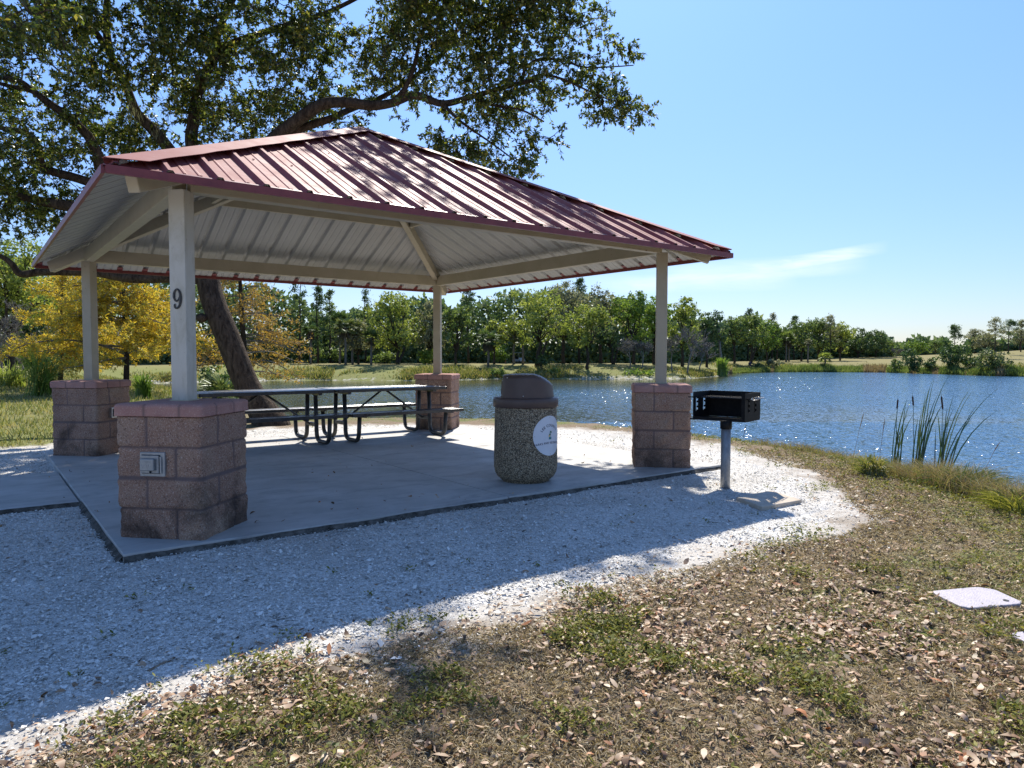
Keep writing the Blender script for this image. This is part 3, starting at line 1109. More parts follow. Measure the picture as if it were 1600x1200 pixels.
def build_shelter():
    t = thing('picnic_shelter', 'open picnic shelter with faded maroon metal hip roof, four cream posts on pink block piers', 'shelter', (AX, AY, 0))
    cen = [(IN, IN), (X2, IN), (X2, Y2), (IN, Y2)]
    posts, piers = [], []
    for k, c in enumerate(cen):
        po = ring_block('pier', c, PD, 0, CAPZ0 - .006, 62, 'block', t, .022, 4, k + 1, False)
        ring_block('cap', c, PD + .026, CAPZ0, CAPZ1, 12, 'cap', po, .009, 1, k + 9, True)
        piers.append(po)
        b = MB()
        d = .0868
        b.prism([(c[0] - d, c[1]), (c[0], c[1] - d), (c[0] + d, c[1]), (c[0], c[1] + d)], CAPZ1, 2.425)
        ps = b.build('post', 'post' if k == 0 else 'cream', t, bevel=.006)
        if k == 0:
            ps['label'] = 'whiter mildewed post bearing the black numeral 9'
        posts.append(ps)
        bp = MB()
        d2 = d + .012
        bp.prism([(c[0] - d2, c[1]), (c[0], c[1] - d2), (c[0] + d2, c[1]), (c[0], c[1] + d2)], CAPZ1 + .003, CAPZ1 + .016)
        bp.build('base_plate', 'cream', ps)
    # eave beams
    bz0, bz1 = 2.416, 2.575
    wb = .10
    for (x0, y0), (x1, y1) in (((IN, IN), (X2, IN)), ((X2, IN), (X2, Y2)), ((X2, Y2), (IN, Y2)), ((IN, Y2), (IN, IN))):
        dx, dy = (1 if x1 > x0 else -1 if x1 < x0 else 0), (1 if y1 > y0 else -1 if y1 < y0 else 0)
        b = MB()
        sh = wb / 2 + .001
        b.bar((x0 + dx * sh - dx * (0 if dx else 0), y0 + dy * sh, (bz0 + bz1) / 2), (x1 - dx * sh, y1 - dy * sh, (bz0 + bz1) / 2), wb, bz1 - bz0)
        b.build('eave_beam', 'cream', t, bevel=.006)
    slope = (HA - HE) / (AY - E0)
    th = .045

    def zroof(dist):       # top of the sheet, distance in from the eave
        return HE + slope * dist
    # hip rafters, from the corner stub under the eave to the apex
    for (cx, cy), (ex, ey) in zip(cen, ((E0, E0), (EX, E0), (EX, EY), (E0, EY))):
        dvec = np.array([AX - ex, AY - ey])
        a0, a1 = .055, .985
        pa = np.array([ex, ey]) + dvec * a0
        pb = np.array([ex, ey]) + dvec * a1
        za = HE + (HA - HE) * a0 - .125
        zb = HE + (HA - HE) * a1 - .125
        b = MB()
        b.bar((pa[0], pa[1], za), (pb[0], pb[1], zb), .085, .135)
        b.build('hip_rafter', 'cream', t, bevel=.006)
    # mid purlins under the sheets
    f = .56
    zc = HE + (HA - HE) * f - .105
    q = [(E0 + (AX - E0) * f, E0 + (AY - E0) * f), (EX - (EX - AX) * f, E0 + (AY - E0) * f), (EX - (EX - AX) * f, EY - (EY - AY) * f), (E0 + (AX - E0) * f, EY - (EY - AY) * f)]
    for k in range(4):
        a_, b_ = np.array(q[k]), np.array(q[(k + 1) % 4])
        u_ = (b_ - a_) / np.linalg.norm(b_ - a_)
        a_, b_ = a_ + u_ * .06, b_ - u_ * .06
        b = MB()
        b.bar((a_[0], a_[1], zc), (b_[0], b_[1], zc), .05, .10)
        b.build('purlin', 'cream', t, bevel=.004)

    # roof sheets: each slope folded with ribs every 305 mm, real thickness
    faces = [((E0, E0), (EX, E0)), ((EX, E0), (EX, EY)), ((EX, EY), (E0, EY)), ((E0, EY), (E0, E0))]
    for fi, (a, b) in enumerate(faces):
        a, b = np.array(a, float), np.array(b, float)
        L = np.linalg.norm(b - a)
        t_ = (b - a) / L
        inn = np.array([-t_[1], t_[0]])
        run = AY - E0 if fi % 2 == 0 else AX - E0
        rise = HA - HE
        nsl = np.array([-inn[0] * rise, -inn[1] * rise, run])
        nsl = nsl / np.linalg.norm(nsl)
        # profile across the eave: (s, height)
        prof = [(0, 0)]
        k = 0
        s0 = (L % .305) / 2
        s0 = .14 if s0 < .05 else s0
        ribs = np.arange(s0, L - .03, .305)
        for r in ribs:
            for ds, hh in ((-.038, 0), (-.014, .032), (.014, .032), (.038, 0)):
                prof.append((r + ds, hh))
            for ds in (.105, .195):        # small stiffening swages in the pan
                if r + ds + .02 < L:
                    for dd, hh in ((-.014, 0), (-.006, .005), (.006, .005), (.014, 0)):
                        prof.append((r + ds + dd, hh))
        prof.append((L, 0))
        # break the profile at mid-length too
        prof.append((L / 2, 0 if min(abs(L / 2 - r) for r in ribs) > .038 else .032))
        prof = sorted(set((round(s_, 5), h_) for s_, h_ in prof if 0 <= s_ <= L))
        ss = np.array([p_[0] for p_ in prof])
        hh = np.array([p_[1] for p_ in prof])
        vs, fs = [], []
        nrow = 6
        for s_, h_ in zip(ss, hh):
            reach = min(s_, L - s_) / (L / 2)
            for r_ in range(nrow + 1):
                fr = reach * r_ / nrow
                p2 = a + t_ * s_ + inn * (run * fr)
                z = HE + rise * fr
                vs.append((p2[0] + nsl[0] * h_, p2[1] + nsl[1] * h_, z + nsl[2] * h_))
        n_ = len(ss)
        for i in range(n_ - 1):
            for r_ in range(nrow):
                o_ = i * (nrow + 1) + r_
                fs.append((o_, o_ + nrow + 1, o_ + nrow + 2, o_ + 1))
        # screw heads
        sc = MB()
        sc.add(vs, fs)
        for r in ribs:
            for off, fr in ((.1, .06), (.2, .06), (.15, 1.45), (.15, .75)):
                s_ = r + off
                if s_ > L - .1:
                    continue
                lim = min(s_, L - s_) / (L / 2) * run
                if fr > lim - .1:
                    continue
                p2 = a + t_ * s_ + inn * fr
                z = HE + rise * fr / run
                M4 = Matrix.Translation((p2[0], p2[1], z + .004)) @ Vector(tuple(nsl)).to_track_quat('Z', 'Y').to_matrix().to_4x4()
                sc.box((-.007, -.007, 0), (.007, .007, .006), M4)
        roof = make('roof_panel', np.array(sc.v), sc.f, 'roof', t)
        # underside skin, white, same folds, 6 mm below
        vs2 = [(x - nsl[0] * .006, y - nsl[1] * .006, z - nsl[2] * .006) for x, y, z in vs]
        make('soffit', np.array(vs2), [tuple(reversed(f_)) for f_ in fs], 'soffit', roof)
        # eave trim
        tr = MB()
        o_ = -inn
        aa, bb = a + o_ * .012, b + o_ * .012
        tr.bar((aa[0], aa[1], HE - .018), (bb[0], bb[1], HE - .018), .022, .052)
        tr.bar((aa[0] + inn[0] * .03, aa[1] + inn[1] * .03, HE + .012), (bb[0] + inn[0] * .03, bb[1] + inn[1] * .03, HE + .012), .07, .006, up=tuple(nsl))
        tr.build('eave_trim', 'trim', roof)
    # hip caps: folded strips over each hip
    for k, (ex, ey) in enumerate(((E0, E0), (EX, E0), (EX, EY), (E0, EY))):
        dv = np.array([AX - ex, AY - ey, HA - HE])
        Ld = np.linalg.norm(dv)
        dv /= Ld
        side = np.array([dv[1], -dv[0], 0])
        side /= np.linalg.norm(side)
        vs, fs = [], []
        n_ = 22
        for i in range(n_ + 1):
            p = np.array([ex, ey, HE]) + dv * (Ld * i / n_)
            if i == n_:
                p = p + np.array([0, 0, .0])
            wv = min(.15 + (.006 * math.sin(i * 2.1 + k)), .02 + .95 * math.hypot(p[0] - ex, p[1] - ey))
            for sgn, drop, ww in ((-1, 0, 1), (-1, .4, .55), (0, 1, 0), (1, .4, .55), (1, 0, 1)):
                dz = .058 - ww * wv * .34
                q_ = p + side * sgn * wv * ww + np.array([0, 0, dz])
                vs.append(q_)
        for i in range(n_):
            for j in range(4):
                o_ = i * 5 + j
                fs.append((o_, o_ + 1, o_ + 6, o_ + 5))
        o = make('hip_cap', np.array(vs), fs, 'roof', t)
        sm = o.modifiers.new('solid', 'SOLIDIFY')
        sm.thickness = .004
    ap = MB()
    ap.lathe([(.17, -.04), (.16, .0), (.08, .05), (.0, .075)], (AX, AY, HA - .015), 4)
    ap.build('apex_cap', 'roof', t)

    # numeral 9 on the camera-side face of the near post
    fo = np.array([-1, -1, 0]) / math.sqrt(2)
    fu = np.array([1, -1, 0]) / math.sqrt(2)
    dface = .0868 / math.sqrt(2)
    fc = np.array([IN, IN, 0]) + fo * (dface + .001)
    zc9 = 1.655
    path = [(-.4, -.62, .13), (-.52, -.70, .16), (-.42, -.90, .13), (-.12, -.98, .10), (.28, -.80, .17), (.50, -.40, .24), (.58, .10, .27), (.46, .60, .22), (.15, .93, .12), (-.18, .95, .10), (-.50, .70, .18), (-.62, .28, .22), (-.46, -.10, .14), (-.12, -.24, .10), (.20, -.08, .09), (.36, .20, .05)]

    def catmull(pp, n=6):
        out = []
        for i in range(len(pp) - 1):
            p0, p1, p2, p3 = (np.array(pp[max(i - 1, 0)]), np.array(pp[i]), np.array(pp[i + 1]), np.array(pp[min(i + 2, len(pp) - 1)]))
            for k in range(n):
                s_ = k / n
                out.append(.5 * ((2 * p1) + (p2 - p0) * s_ + (2 * p0 - 5 * p1 + 4 * p2 - p3) * s_ ** 2 + (3 * p1 - p0 - 3 * p2 + p3) * s_ ** 3))
        out.append(np.array(pp[-1]))
        return out

    def stroke(pp, kw, proud, sx, sz):
        b = MB()
        n = len(pp)
        vs, fs = [], []
        for i, p in enumerate(pp):
            q_ = np.array(pp[min(i + 1, n - 1)][:2]) - np.array(pp[max(i - 1, 0)][:2])
            q_ = q_ / (np.linalg.norm(q_) + 1e-9)
            nn = np.array([-q_[1], q_[0]])
            for sgn, pr in ((-1, 0.0), (-1, proud), (1, proud), (1, 0.0)):
                e2 = p[:2] + nn * sgn * p[2] * .5 * kw
                w3 = fc + fu * (e2[0] * sx) + fo * pr + np.array([0, 0, zc9 + e2[1] * sz])
                vs.append(w3)
        for i in range(n - 1):
            for j in range(3):
                o_ = i * 4 + j
                fs.append((o_, o_ + 1, o_ + 5, o_ + 4))
        fs.append((0, 1, 2, 3))
        fs.append((4 * n - 1, 4 * n - 2, 4 * n - 3, 4 * n - 4))
        return b.add(vs, fs)
    cp = catmull(path)
    stroke(cp, 1.75, .006, .042, .068).build('numeral', 'numeral_black', posts[0])
    inl = [p * np.array([.93, .955, 1]) for p in cp]
    inl = [np.array([p[0] - .02, p[1], p[2] * .22]) for p in inl]
    stroke(inl, 1.0, .0085, .042, .068).build('numeral_inlay', 'inlay', posts[0])

    # outlet cover on the near pier's camera-side face
    d = PD / math.sqrt(2)
    oc = np.array([IN, IN, 0]) + fo * (d + .020)
    M4 = Matrix(((fu[0], 0, fo[0], oc[0]), (fu[1], 0, fo[1], oc[1]), (0, 1, 0, 0.515), (0, 0, 0, 1)))

    def obox(b, x0, x1, z0, z1, p0, p1):
        b.box((x0, z0, p0), (x1, z1, p1), M4)
    cx = -.035
    b = MB()
    obox(b, cx - .092, cx + .092, -.083, .083, -.03, .006)
    pl = b.build('outlet_plate', 'outlet', piers[0], bevel=.004)
    b = MB()
    obox(b, cx - .076, cx + .060, -.062, .066, .0065, .012)
    b.build('outlet_frame', 'dark', piers[0], bevel=.003)
    b = MB()
    obox(b, cx - .073, cx + .054, -.058, .062, .0125, .018)
    obox(b, cx + .058, cx + .072, -.060, .055, .0065, .0145)
    b.build('outlet_box', 'outlet', piers[0], bevel=.003)
    b = MB()
    obox(b, cx - .070, cx + .032, -.040, .042, .0185, .042)
    b.build('outlet_cover', 'outlet', piers[0], bevel=.006)
    b = MB()
    for x0, w_ in ((-.045, 1), (-.012, .8)):   # the two small wedge marks pressed into the cover
        for s1, s2 in (((x0 - .011, .004), (x0, -.022)), ((x0, -.022), (x0 + .011, .004))):
            pa = M4 @ Vector((cx + s1[0], s1[1], .0425))
            pb_ = M4 @ Vector((cx + s2[0], s2[1], .0425))
            b.bar(pa, pb_, .003, .002, up=tuple(fo))
    pa, pb_ = M4 @ Vector((cx - .05, .022, .0425)), M4 @ Vector((cx + .012, .022, .0425))
    b.bar(pa, pb_, .006, .002, up=tuple(fo))
    b.build('outlet_marks', 'galv', piers[0])
    b = MB()
    pa, pb_ = M4 @ Vector((cx - .005, -.044, .019)), M4 @ Vector((cx - .005, -.056, .024))
    b.tube([pa, pb_], .006, 8)
    b.build('outlet_latch', 'dark', piers[0])
    # small steel outlet box on the back-left pier
    n2 = np.array([1, -1, 0]) / math.sqrt(2)
    u2 = np.array([1, 1, 0]) / math.sqrt(2)
    oc2 = np.array([IN, Y2, 0]) + n2 * (d + .014) + u2 * (-.05)
    M5 = Matrix(((u2[0], 0, n2[0], oc2[0]), (u2[1], 0, n2[1], oc2[1]), (0, 1, 0, .52), (0, 0, 0, 1)))
    b = MB()
    b.box((-.045, -.065, -.02), (.045, .065, .03), M5)
    b.build('outlet_box', 'steel', piers[3], bevel=.004)
    b = MB()
    b.box((-.028, -.048, .0305), (.028, .048, .034), M5)
    b.build('outlet_cover', 'dark', piers[3])


build_shelter()

# ------------------------------------------------------------------ picnic tables


def bend_path(pts, r=.07, n=6):
    pts = [Vector(p) for p in pts]
    out = [pts[0]]
    for i in range(1, len(pts) - 1):
        a, p, b = pts[i - 1], pts[i], pts[i + 1]
        u, v = (a - p).normalized(), (b - p).normalized()
        ang = u.angle(v)
        tl = min(r / math.tan(ang / 2), (a - p).length * .49, (b - p).length * .49)
        p0, p1 = p + u * tl, p + v * tl
        for k in range(n + 1):
            s_ = k / n
            out.append((p0 * (1 - s_) + p * s_) * (1 - s_) + (p * (1 - s_) + p1 * s_) * s_)
    out.append(pts[-1])
    return out


def make_table(cx, cy, label):
    t = thing('picnic_table', label, 'picnic table', (cx, cy, 0), 'black picnic tables end to end')
    L = 1.82

    def plank(y0, y1, z, name):
        b = MB()
        n = 5
        wv = (y1 - y0) / n
        # folded expanded-metal top: rolled rim and slats with narrow gaps
        for i in range(n):
            b.box((cx - L / 2 + .02, cy + y0 + i * wv + .004, z - .022), (cx + L / 2 - .02, cy + y0 + (i + 1) * wv - .004, z))
        for ya, yb in ((y0 - .012, y0 + .003), (y1 - .003, y1 + .012)):
            b.box((cx - L / 2, cy + ya, z - .040), (cx + L / 2, cy + yb, z + .004))
        for xa, xb in ((-L / 2 - .002, -L / 2 + .018), (L / 2 - .018, L / 2 + .002)):
            b.box((cx + xa, cy + y0 - .012, z - .038), (cx + xb, cy + y1 + .012, z + .002))
        for xx in (-L * .27, L * .27, 0):
            b.box((cx + xx - .02, cy + y0, z - .045), (cx + xx + .02, cy + y1, z - .0225))
        return b.build(name, 'black', t, bevel=.004)
    plank(-.365, .365, .752, 'tabletop')
    plank(-.83, -.575, .435, 'bench')
    plank(.575, .83, .435, 'bench')
    r = .030
    for sx in (-1, 1):
        x = cx + sx * .71
        for sy in (-1, 1):
            b = MB()
            pp = [(x, cy + sy * .15, .71), (x, cy + sy * .19, r + .004), (x, cy + sy * .62, r + .004), (x, cy + sy * .66, .40)]
            b.tube(bend_path(pp, .13), r, 12)
            b.build('leg', 'tube', t, smooth=True)
            k = MB()
            k.bar((x, cy + sy * .56, .386), (x, cy + sy * .84, .386), .05, .012)
            k.build('bench_bracket', 'black', t)
        b = MB()
        b.bar((x, cy - .33, .695), (x, cy + .33, .695), .055, .03)
        b.build('top_bracket', 'black', t)
        b = MB()
        b.bar((x, cy - .20, .255), (x, cy + .20, .255), .04, .05)
        b.build('cross_bar', 'tube', t)
        b = MB()
        b.tube([(x - sx * .03, cy, .26), (cx + sx * .05, cy, .70)], .016, 8)
        b.build('brace', 'tube', t, smooth=True)
    return t


make_table(2.455, 4.885, 'black metal picnic table beside the leaning oak, its end behind the numbered post')
make_table(4.305, 4.865, 'black metal picnic table reaching to the back pier by the lake')

# ------------------------------------------------------------------ trash can


def build_can():
    front = G(822, 757, 0)
    vd = np.array([HF[0], HF[1]])
    r = .315
    c = np.array([front[0] + vd[0] * .26, front[1] + vd[1] * .26, 0])
    t = thing('trash_can', 'pebbled concrete trash can with brown domed lid and round white park emblem', 'trash can', c)
    prof = [(.0, .0), (.235, 0), (.24, .015), (.25, .02), (.285, .05), (.308, .09), (.318, .14), (.320, .20), (.316, .45), (.309, .745), (.300, .78), (.0, .78)]
    b = MB()
    b.lathe(prof, c, 72)
    body = b.build('body', 'aggregate', t, smooth=True)
    sk = [(.30, .745), (.322, .743), (.328, .751), (.326, .820), (.318, .835), (.275, .842), (.0, .844)]
    b = MB()
    b.lathe(sk, c, 72)
    lid = b.build('lid', 'brown', t, smooth=True)
    # hood: a squashed dome whose front is cut by the flat swing-door face on the left
    fx = np.array([HR[0], HR[1], 0])
    fy = np.array([HF[0], HF[1], 0])
    n1, n2 = 56, 22
    V, F = [], []
    H = .232
    for j in range(n2 + 1):
        s_ = j / n2
        if s_ < .5:
            rr = .284 - .016 * (s_ / .5)
            zz = .838 + (H * .80) * (s_ / .5)
        else:
            a = (s_ - .5) / .5 * math.pi / 2
            rr = .268 * (math.cos(a) ** .42 if math.cos(a) > 1e-6 else 0)
            zz = .838 + H * .80 + H * .20 * math.sin(a)
        for i in range(n1):
            a = 2 * math.pi * i / n1
            x, y = rr * math.cos(a), rr * math.sin(a)
            z = zz
            # top falls away to the right, and the left side is planed flat
            z -= .085 * float(np.clip((x - .06) / .20, 0, 1)) ** 1.8 * (zz - .838) / H
            xl = -.248 + .022 * (zz - .838) / H
            x = max(x, xl)
            V.append(c + fx * x + fy * y + np.array([0, 0, z]))
    for j in range(n2):
        for i in range(n1):
            i2 = (i + 1) % n1
            F.append((j * n1 + i, j * n1 + i2, (j + 1) * n1 + i2, (j + 1) * n1 + i))
    hood = make('hood', np.array(V), F, 'brown', t, smooth=True)
    hood.data.update()
    # swing door in the planed face
    b = MB()
    xl = -.248
    vs = []
    for yy, zz in ((-.10, .87), (.10, .87), (.085, 1.0), (-.085, 1.0)):
        k = (zz - .838) / H
        vs.append(c + fx * (xl + .022 * k - .006) + fy * yy + np.array([0, 0, zz]))
    for yy, zz in ((-.10, .87), (.10, .87), (.085, 1.0), (-.085, 1.0)):
        k = (zz - .838) / H
        vs.append(c + fx * (xl + .022 * k + .004) + fy * yy + np.array([0, 0, zz]))
    b.add(vs, [(0, 1, 2, 3), (7, 6, 5, 4), (0, 4, 5, 1), (1, 5, 6, 2), (2, 6, 7, 3), (3, 7, 4, 0)])
    b.build('swing_door', 'brown', hood)
    b = MB()
    for xx, yy, zz in ((-.185, -.192, 1.035), (-.03, -.284, .86)):
        b = MB()
        p = c + fx * xx + fy * yy + np.array([0, 0, zz])
        b.lathe([(.006, -.006), (.0075, 0), (.004, .005), (0, .006)], p, 10)
        b.build('rivet', 'steel', hood, smooth=True)
    # emblem bent round the body on its right
    az0 = math.atan2(-HF[1], -HF[0]) + R(47)
    zc, rad = .472, .195

    def wrap(u, v, lift):
        k = np.interp(zc + v, [.2, .45, .8], [.320, .316, .309])
        a = az0 + u / k
        return (c[0] + (k + lift) * math.cos(a), c[1] + (k + lift) * math.sin(a), zc + v)
    V, F = [], []
    nr, na = 8, 48
    for lift in (.0035,):
        V.append(wrap(0, 0, lift))
        for j in range(1, nr + 1):
            for i in range(na):
                a = 2 * math.pi * i / na
                V.append(wrap(rad * j / nr * math.cos(a), rad * j / nr * math.sin(a), lift))
    for i in range(na):
        F.append((0, 1 + i, 1 + (i + 1) % na))
    for j in range(nr - 1):
        for i in range(na):
            i2 = (i + 1) % na
            F.append((1 + j * na + i, 1 + (j + 1) * na + i, 1 + (j + 1) * na + i2, 1 + j * na + i2))
    base = 1 + (nr - 1) * na
    V2 = [wrap(rad * math.cos(2 * math.pi * i / na), rad * math.sin(2 * math.pi * i / na), -.002) for i in range(na)]
    o2 = len(V)
    V += V2
    for i in range(na):
        i2 = (i + 1) % na
        F.append((base + i, o2 + i, o2 + i2, base + i2))
    plate = make('emblem', np.array(V), F, 'white', t, smooth=False)

    def flat(name, polys, mat, lift=.0046):
        b = MB()
        for poly in polys:
            b.add([wrap(u, v, lift) for u, v in poly], [tuple(range(len(poly)))])
        return b.build(name, mat, plate)

    def text(txt, size, place, mat, name):
        cu = bpy.data.curves.new(name, 'FONT')
        cu.body = txt
        cu.size = size
        cu.align_x = 'CENTER'
        cu.space_character = 1.12
        cu.resolution_u = 3
        cu.offset = .0005
        ob = bpy.data.objects.new(name, cu)
        C.objects.link(ob)
        dg = bpy.context.evaluated_depsgraph_get()
        me = bpy.data.meshes.new_from_object(ob.evaluated_get(dg))
        V_ = [place(v_.co.x, v_.co.y) for v_ in me.vertices]
        F_ = [tuple(p_.vertices) for p_ in me.polygons]
        bpy.data.objects.remove(ob)
        bpy.data.curves.remove(cu)
        bpy.data.meshes.remove(me)
        b = MB()
        b.add([wrap(u, v, .0046) for u, v in V_], F_)
        return b.build(name, mat, plate)

    def arc_top(x, y):
        r_ = .12
        a = x / r_
        return ((r_ + y) * math.sin(a), (r_ + y) * math.cos(a) - .030)

    def arc_low(x, y):
        r_ = .9
        a = x / r_
        return ((r_ + y) * math.sin(a), (r_ + y) * math.cos(a) - r_ - .078)
    text('LEE COUNTY', .036, arc_top, 'ink_navy', 'emblem_lettering')
    text('PARKS AND RECREATION', .0285, arc_low, 'ink_navy', 'emblem_lettering')
    flat('emblem_water', [[(-.018, -.036), (.018, -.036), (.018, -.012), (.006, -.016), (-.006, -.010), (-.018, -.014)]], 'ink_teal')
    flat('emblem_sand', [[(-.020, -.010), (-.004, -.008), (-.004, .010), (-.012, .012), (-.020, .004)]], 'ink_yellow')
    leaves = []
    for (px, py, n_, sz) in ((.010, .034, 7, .019), (-.004, .012, 6, .015)):
        for k in range(n_):
            a = math.pi * (k / (n_ - 1) * 1.3 - .15)
            dx_, dy_ = math.cos(a), math.sin(a)
            leaves.append([(px, py), (px + dx_ * sz * .5 - dy_ * .003, py + dy_ * sz * .5 + dx_ * .003), (px + dx_ * sz, py + dy_ * sz - .003), (px + dx_ * sz * .5 + dy_ * .003, py + dy_ * sz * .5 - dx_ * .003)])
    leaves.append([(.004, -.012), (.008, -.012), (.0115, .034), (.0085, .034)])
    flat('emblem_palm', leaves, 'ink_green', .005)
    b = MB()
    for u, v in ((0, .18), (0, -.18), (-.18, 0), (.18, 0)):
        q_ = wrap(u, v, .0045)
        b = MB()
        b.lathe([(.0045, -.003), (.004, .003), (0, .004)], q_, 8)
        b.build('screw', 'steel', plate)
    # worn pale ring the can has rubbed on the slab
    V, F = [], []
    n = 64
    for i in range(n):
        a = 2 * math.pi * i / n
        wv = .018 + .012 * math.sin(a * 3 + 1)
        for rr in (.345, .345 + wv):
            V.append((c[0] + .02 + rr * math.cos(a), c[1] + .0 + rr * math.sin(a), .004))
    return t


build_can()

# ------------------------------------------------------------------ pedestal grill


def build_grill():
    b0 = G(1133, 765, ZG)
    g = np.array([b0[0], b0[1], gz(b0[0], b0[1])])
    t = thing('pedestal_grill', 'black steel park grill on a galvanised pedestal post beside the pier', 'grill', g)
    dz = (g - CAM) @ np.array([FW[0], FW[1], FW[2]])

    def zat(py):
        return zline(g[0], g[1], py)
    zb, zt = zat(656.5), zat(614)
    b = MB()
    b.tube([(g[0], g[1], g[2] - .1), (g[0], g[1], zb - .055)], .046, 20)
    b.build('post', 'galv', t, smooth=True)
    b = MB()
    b.tube([(g[0], g[1], zb - .085), (g[0], g[1], zb - .002)], .056, 20)
    b.build('collar', 'grill', t, smooth=True)
    # box axes: a = along the open front (away to the left), s = along the near side wall
    ang = YAW
    fwd, rgt = np.array([HF[0], HF[1], 0]), np.array([HR[0], HR[1], 0])
    ea = (-rgt * .78 + fwd * .626)
    es = (rgt * .626 + fwd * .78)
    corner = P(1165, 636, dz - .16)
    o0 = np.array([corner[0], corner[1], zb])
    W, D, H = .54, .40, zt - zb
    M4 = Matrix(((ea[0], es[0], 0, o0[0]), (ea[1], es[1], 0, o0[1]), (0, 0, 1, o0[2]), (0, 0, 0, 1)))
    th = .006

    def slotted(x, flip):
        """side wall with two notched E slots, built as cells so that one sees through"""
        b = MB()
        ys = np.linspace(0, D, 35)
        zs = np.linspace(0, H, 27)
        hole = set()
        for i in range(len(ys) - 1):
            for k in range(len(zs) - 1):
                yc, zc = (ys[i] + ys[i + 1]) / 2, (zs[k] + zs[k + 1]) / 2
                for s0 in (.055, .235):
                    if s0 < yc < s0 + .022 and .075 < zc < .205:
                        hole.add((i, k))
                    for zz in (.082, .128, .174):
                        if s0 <= yc < s0 + .058 and zz < zc < zz + .022:
                            hole.add((i, k))
        for i in range(len(ys) - 1):
            k = 0
            while k < len(zs) - 1:
                if (i, k) in hole:
                    k += 1
                    continue
                k2 = k
                while k2 < len(zs) - 1 and (i, k2) not in hole:
                    k2 += 1
                b.box((x, ys[i], zs[k]), (x + th, ys[i + 1], zs[k2]), M4)
                k = k2
        return b
    slotted(0, False).build('side_wall', 'grill', t)
    slotted(W - th, True).build('side_wall', 'grill', t)
    b = MB()
    b.box((th, D - th, .0), (W - th, D, H), M4)
    b.build('back_wall', 'grill', t)
    b = MB()
    b.box((.0005, -.004, -.012), (W + .03, D - th - .001, -.001), M4)
    b.box((th, -.004, -.001), (W - th, .002, .022), M4)
    b.build('floor', 'grill', t)
    b = MB()
    b.box((-.0045, -.028, 0), (-.0005, .028, H), M4)
    b.box((-.004, -.0045, -.006), (.040, -.0005, H - .002), M4)
    b.build('corner_flange', 'grill', t)
    b = MB()
    zg = H * .80
    for k in range(14):
        y = .02 + k * (D - .05) / 13
        b.tube([M4 @ Vector((.012, y, zg)), M4 @ Vector((W - .012, y, zg))], .004, 6)
    for y in (.012, D - .02):
        b.tube([M4 @ Vector((-.045, y, zg)), M4 @ Vector((W + .055, y, zg))], .006, 6)
    gr = b.build('grate', 'grill', t)
    b = MB()
    pts = []
    for k in range(40):
        a = k / 39 * 6 * math.pi
        pts.append(M4 @ Vector((-.045 + .014 * math.sin(a), .06 + k * .0040, zg + .0 + .014 * math.cos(a))))
    b.tube(pts, .0035, 6)
    b.tube([M4 @ Vector((-.045, .012, zg)), M4 @ Vector((-.045, .06, zg))], .005, 6)
    b.tube([M4 @ Vector((-.045, .216, zg)), M4 @ Vector((-.045, D - .02, zg))], .005, 6)
    b.build('handle', 'steel', gr)


def zline(x, y, py):
    lo, hi = -3.0, 12.0
    for _ in range(50):
        mid = (lo + hi) / 2
        d = np.array([x, y, mid]) - CAM
        yy = 600 - FPX * (d @ UP) / (d @ FW)
        if yy > py:
            lo = mid
        else:
            hi = mid
    return lo


build_grill()


LIDS = []


def build_flat_things():
    pts = [G(px, py, ZG + .03)[:2] for px, py in ((1206, 770), (1253, 785), (1190, 796), (1150, 780))]
    cx, cy = np.mean(pts, 0)
    b = MB()
    z = gz(cx, cy)
    b.prism([tuple(p) for p in pts][::-1] if False else [tuple(p) for p in pts], z - .03, z + .055)
    o = make('concrete_paver', np.array(b.v), b.f, 'pad', bevel=.008, loc=(cx, cy, z))
    tag(o, 'thin tan concrete pad lying in the gravel beside the grill post', 'paver')
    # valve box lids
    for k, (px, lab) in enumerate((([(440, 262), (1010, 208), (1240, 245), (1570, 400), (1560, 430), (930, 485), (800, 460), (490, 305)], 'whole pale lilac valve box lid with a finger hole, in the leaf litter'),
                                   (None, 'pale lilac valve box lid cut by the photo edge, nearer the camera'))):
        zg = -.085
        if px:
            q = np.array([G(1400 + x / 8, 900 + y / 8, zg)[:2] for x, y in px])
            base = q
        else:
            sh = G(1578, 1004, zg)[:2] - G(1455, 933, zg)[:2]
            q = base + sh
        # round the outline
        cc = q.mean(0)
        out = []
        n = len(q)
        for i in range(n):
            a, p, c_ = q[i - 1], q[i], q[(i + 1) % n]
            for s_ in (.25, .5, .75):
                pa, pb_ = p + (a - p) * .22, p + (c_ - p) * .22
                out.append((pa * (1 - s_) + p * s_) * (1 - s_) + (p * (1 - s_) + pb_ * s_) * s_)
        out = np.array(out)
        LIDS.append(out.copy())
        z = gz(cc[0], cc[1])
        t = thing('valve_box_lid', lab, 'box lid', (cc[0], cc[1], z))
        ar = sum(out[i][0] * out[(i + 1) % len(out)][1] - out[(i + 1) % len(out)][0] * out[i][1] for i in range(len(out)))
        if ar < 0:
            out = out[::-1]
        b = MB()
        b.prism([tuple(p) for p in out], z - .03, z + .017)
        b.build('cover', 'lid', t, bevel=.006)
        h = cc + (base[3] + base[4] - 2 * base.mean(0)) * .33
        b = MB()
        b.lathe([(.0, .0175), (.014, .0175), (.014, .0205), (.011, .0210), (0, .0195)], (h[0], h[1], z), 14)
        b.build('finger_hole', 'dark', t)


build_flat_things()

# ------------------------------------------------------------------ scatter (nobody could count these)


